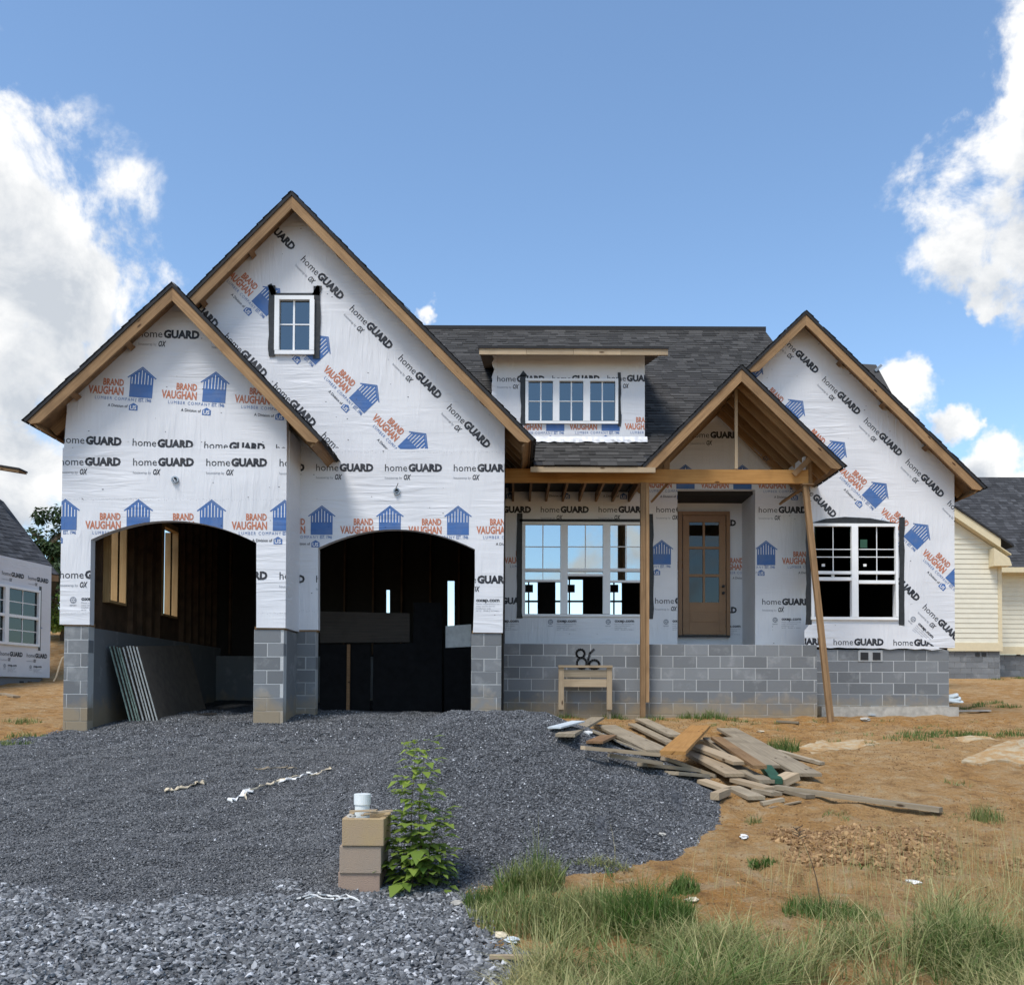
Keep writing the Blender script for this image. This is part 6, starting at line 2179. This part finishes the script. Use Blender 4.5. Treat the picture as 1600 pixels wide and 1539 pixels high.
wb = G(652, 1400)
wb = Vector((XZ(650, 1390, 6.95)[0], 6.95, 0)); wb.z = gz(wb.x, wb.y)
weed = thing('leafy_weed', tuple(wb), 'tall bright green leafy weed beside the concrete block stack', 'weed')
L = ([], [], [])
rd = random.Random(11)
for (dx, h_, lx) in ((-0.03, 1.0, 0.0), (0.02, 1.06, 0.02), (0.06, 0.55, 0.1), (-0.06, 0.45, -0.04)):
    st = MB()
    p_prev = wb + Vector((dx, 0, -0.02))
    N = 14
    for k in range(1, N + 1):
        t = k / N
        p_ = wb + Vector((dx + lx * t + 0.012 * math.sin(t * 9), 0.02 * math.sin(t * 5 + dx * 40), h_ * t))
        st.beam(p_prev, p_, 0.011 * (1.15 - t), 0.011 * (1.15 - t), (0, 1, 0))
        nl = 5 if t > 0.25 else 4
        for q in range(nl):
            a_ = rd.uniform(0, math.tau)
            el = rd.uniform(-0.1, 0.5)
            pet = rd.uniform(0.02, 0.19) * (1.05 - 0.5 * t)
            dd = Vector((math.cos(a_), math.sin(a_), el))
            b0 = p_ + dd * pet
            sz = rd.uniform(0.095, 0.165) * (1.05 - 0.3 * t)
            leaves(L, b0, dd, sz, min(1, rd.uniform(0.5, 1.1) * (0.6 + 0.5 * t)), rd.uniform(0.1, 0.5))
            if pet > 0.09:
                for e in (-0.8, 0.8):
                    a2 = a_ + e
                    leaves(L, p_ + dd * pet * 0.75, Vector((math.cos(a2), math.sin(a2), el)), sz * 0.75, rd.uniform(0.3, 0.9), 0.3)
        p_prev = p_
    st.build('stem', 'bark', weed)
for k in range(170):                                   # bushy foot
    a_ = rd.uniform(0, math.tau); r = rd.uniform(0.02, 0.26)
    b0 = wb + Vector((math.cos(a_) * r * 0.9 + 0.06, math.sin(a_) * r * 0.7, rd.uniform(0.0, 0.28)))
    b0.z = max(b0.z, gz(b0.x, b0.y) + 0.02)
    leaves(L, b0, Vector((math.cos(a_), math.sin(a_), rd.uniform(-0.1, 0.8))), rd.uniform(0.05, 0.11), rd.uniform(0.1, 0.75), 0.35)
leafy('leaf_cluster', L, weed, 'weed_leaf')


def tree(name, base, h, crown_r, n, label, leaf=0.16, seed=0, squash=1.0, m='tree_leaf', group=None):
    t = thing(name, tuple(base), label, 'tree' if h > 2.5 else 'bush', group)
    rd = random.Random(seed)
    mb = MB()
    p_prev, r_prev = Vector(base) - Vector((0, 0, 0.2)), 0.045 * h
    for k in range(1, 7):
        p_ = Vector(base) + Vector((math.sin(k * 1.3 + seed) * 0.03 * h, math.cos(k + seed) * 0.02 * h, h * 0.72 * k / 6))
        mb.beam(p_prev, p_, 2 * r_prev * (1 - k / 9), 2 * r_prev * (1 - k / 9), (0, 1, 0))
        if k > 2:
            for q in range(3):
                a_ = rd.uniform(0, math.tau)
                e_ = p_ + Vector((math.cos(a_) * crown_r * 0.6, math.sin(a_) * crown_r * 0.6, h * 0.12))
                mb.beam(p_, e_, r_prev * 0.5, r_prev * 0.5, (0, 0, 1))
        p_prev = p_
    mb.build('trunk', 'bark', t)
    cl = []
    for k in range(26):
        a_, e_ = rd.uniform(0, math.tau), rd.uniform(-0.9, 1.0)
        rr2 = crown_r * rd.uniform(0.45, 0.95)
        cl.append((Vector((base[0] + math.cos(a_) * rr2 * math.sqrt(max(0, 1 - e_ * e_ * 0.6)), base[1] + math.sin(a_) * rr2 * math.sqrt(max(0, 1 - e_ * e_ * 0.6)), base[2] + h * 0.62 + e_ * h * 0.36 * squash)), rd.uniform(0.2, 0.42) * crown_r, rd.uniform(0.1, 0.9)))
    L = ([], [], [])
    for k in range(n):
        c_, r_, s_ = rd.choice(cl)
        v = Vector((rd.gauss(0, 1), rd.gauss(0, 1), rd.gauss(0, 1))).normalized() * r_ * rd.uniform(0.4, 1.0) ** 0.5
        dd = Vector((v.x, v.y, v.z * 0.5 + rd.uniform(-0.3, 0.1))) + Vector((rd.uniform(-1, 1), rd.uniform(-1, 1), 0)) * r_ * 0.6
        leaves(L, c_ + v, dd if dd.length > 1e-3 else Vector((1, 0, 0)), leaf * rd.uniform(0.6, 1.3), min(1, max(0, s_ + rd.uniform(-0.25, 0.25))), 0.3)
    leafy('crown', L, t, m)
    return t


def at(px, Y):
    p_ = P(px, 1000, Y)
    return (p_.x, Y, float(dirt_z(p_.x, Y)))


b = at(80, 40)
tree('broadleaf_tree', b, P(80, 800, 40).z - b[2], 1.35, 3600, 'dark green tree behind the left house roof', 0.2, 3)
b = at(97, 33); tree('bush', b, P(97, 925, 33).z - b[2], 0.75, 1800, 'green bush on the bank between the left house and the garage', 0.12, 5, m='weed_leaf')
b = at(88, 36); tree('bush', b, P(88, 885, 36).z - b[2], 0.95, 2000, 'taller dark bush behind the bank, under the dark tree', 0.14, 6)
b = at(112, 34); tree('bush', b, P(112, 940, 34).z - b[2], 0.8, 1500, 'green bush half hidden behind the garage corner', 0.13, 8, m='weed_leaf')
# bare stalk rising before the clods
mb = MB()
p0_ = G(1283, 1416)
tp_ = P(1244, 1292, p0_.y)
prev = p0_
for k in range(1, 9):
    t = k / 8
    q_ = p0_.lerp(tp_, t) + Vector((0.03 * math.sin(t * 3.1), 0, 0))
    mb.beam(prev, q_, 0.007 * (1.2 - t), 0.007 * (1.2 - t), (0, 1, 0))
    prev = q_
for k in range(9):
    a_ = k * 2.4
    q_ = p0_.lerp(tp_, 0.86 + 0.015 * k)
    mb.beam(q_, q_ + Vector((math.cos(a_) * 0.05, math.sin(a_) * 0.05, 0.02)), 0.006, 0.003, (0, 0, 1))
tag(mb.build('dry_stalk', 'bark'), 'single dark bare weed stalk leaning left in front of the clods', 'weed')
# drain hose sticking out of the bank
mb = MB()
prev = None
for k in range(13):
    t = k / 12
    p_ = P(84 + 16 * t ** 0.6, 1064 - 38 * (1 - (1 - t) ** 2), 26)
    if prev:
        mb.beam(prev, p_, 0.035, 0.035, (0, 1, 0))
    prev = p_
tag(mb.build('bent_hose', 'tan_trash'), 'thin pale hose arching from the bank left of the garage', 'hose')
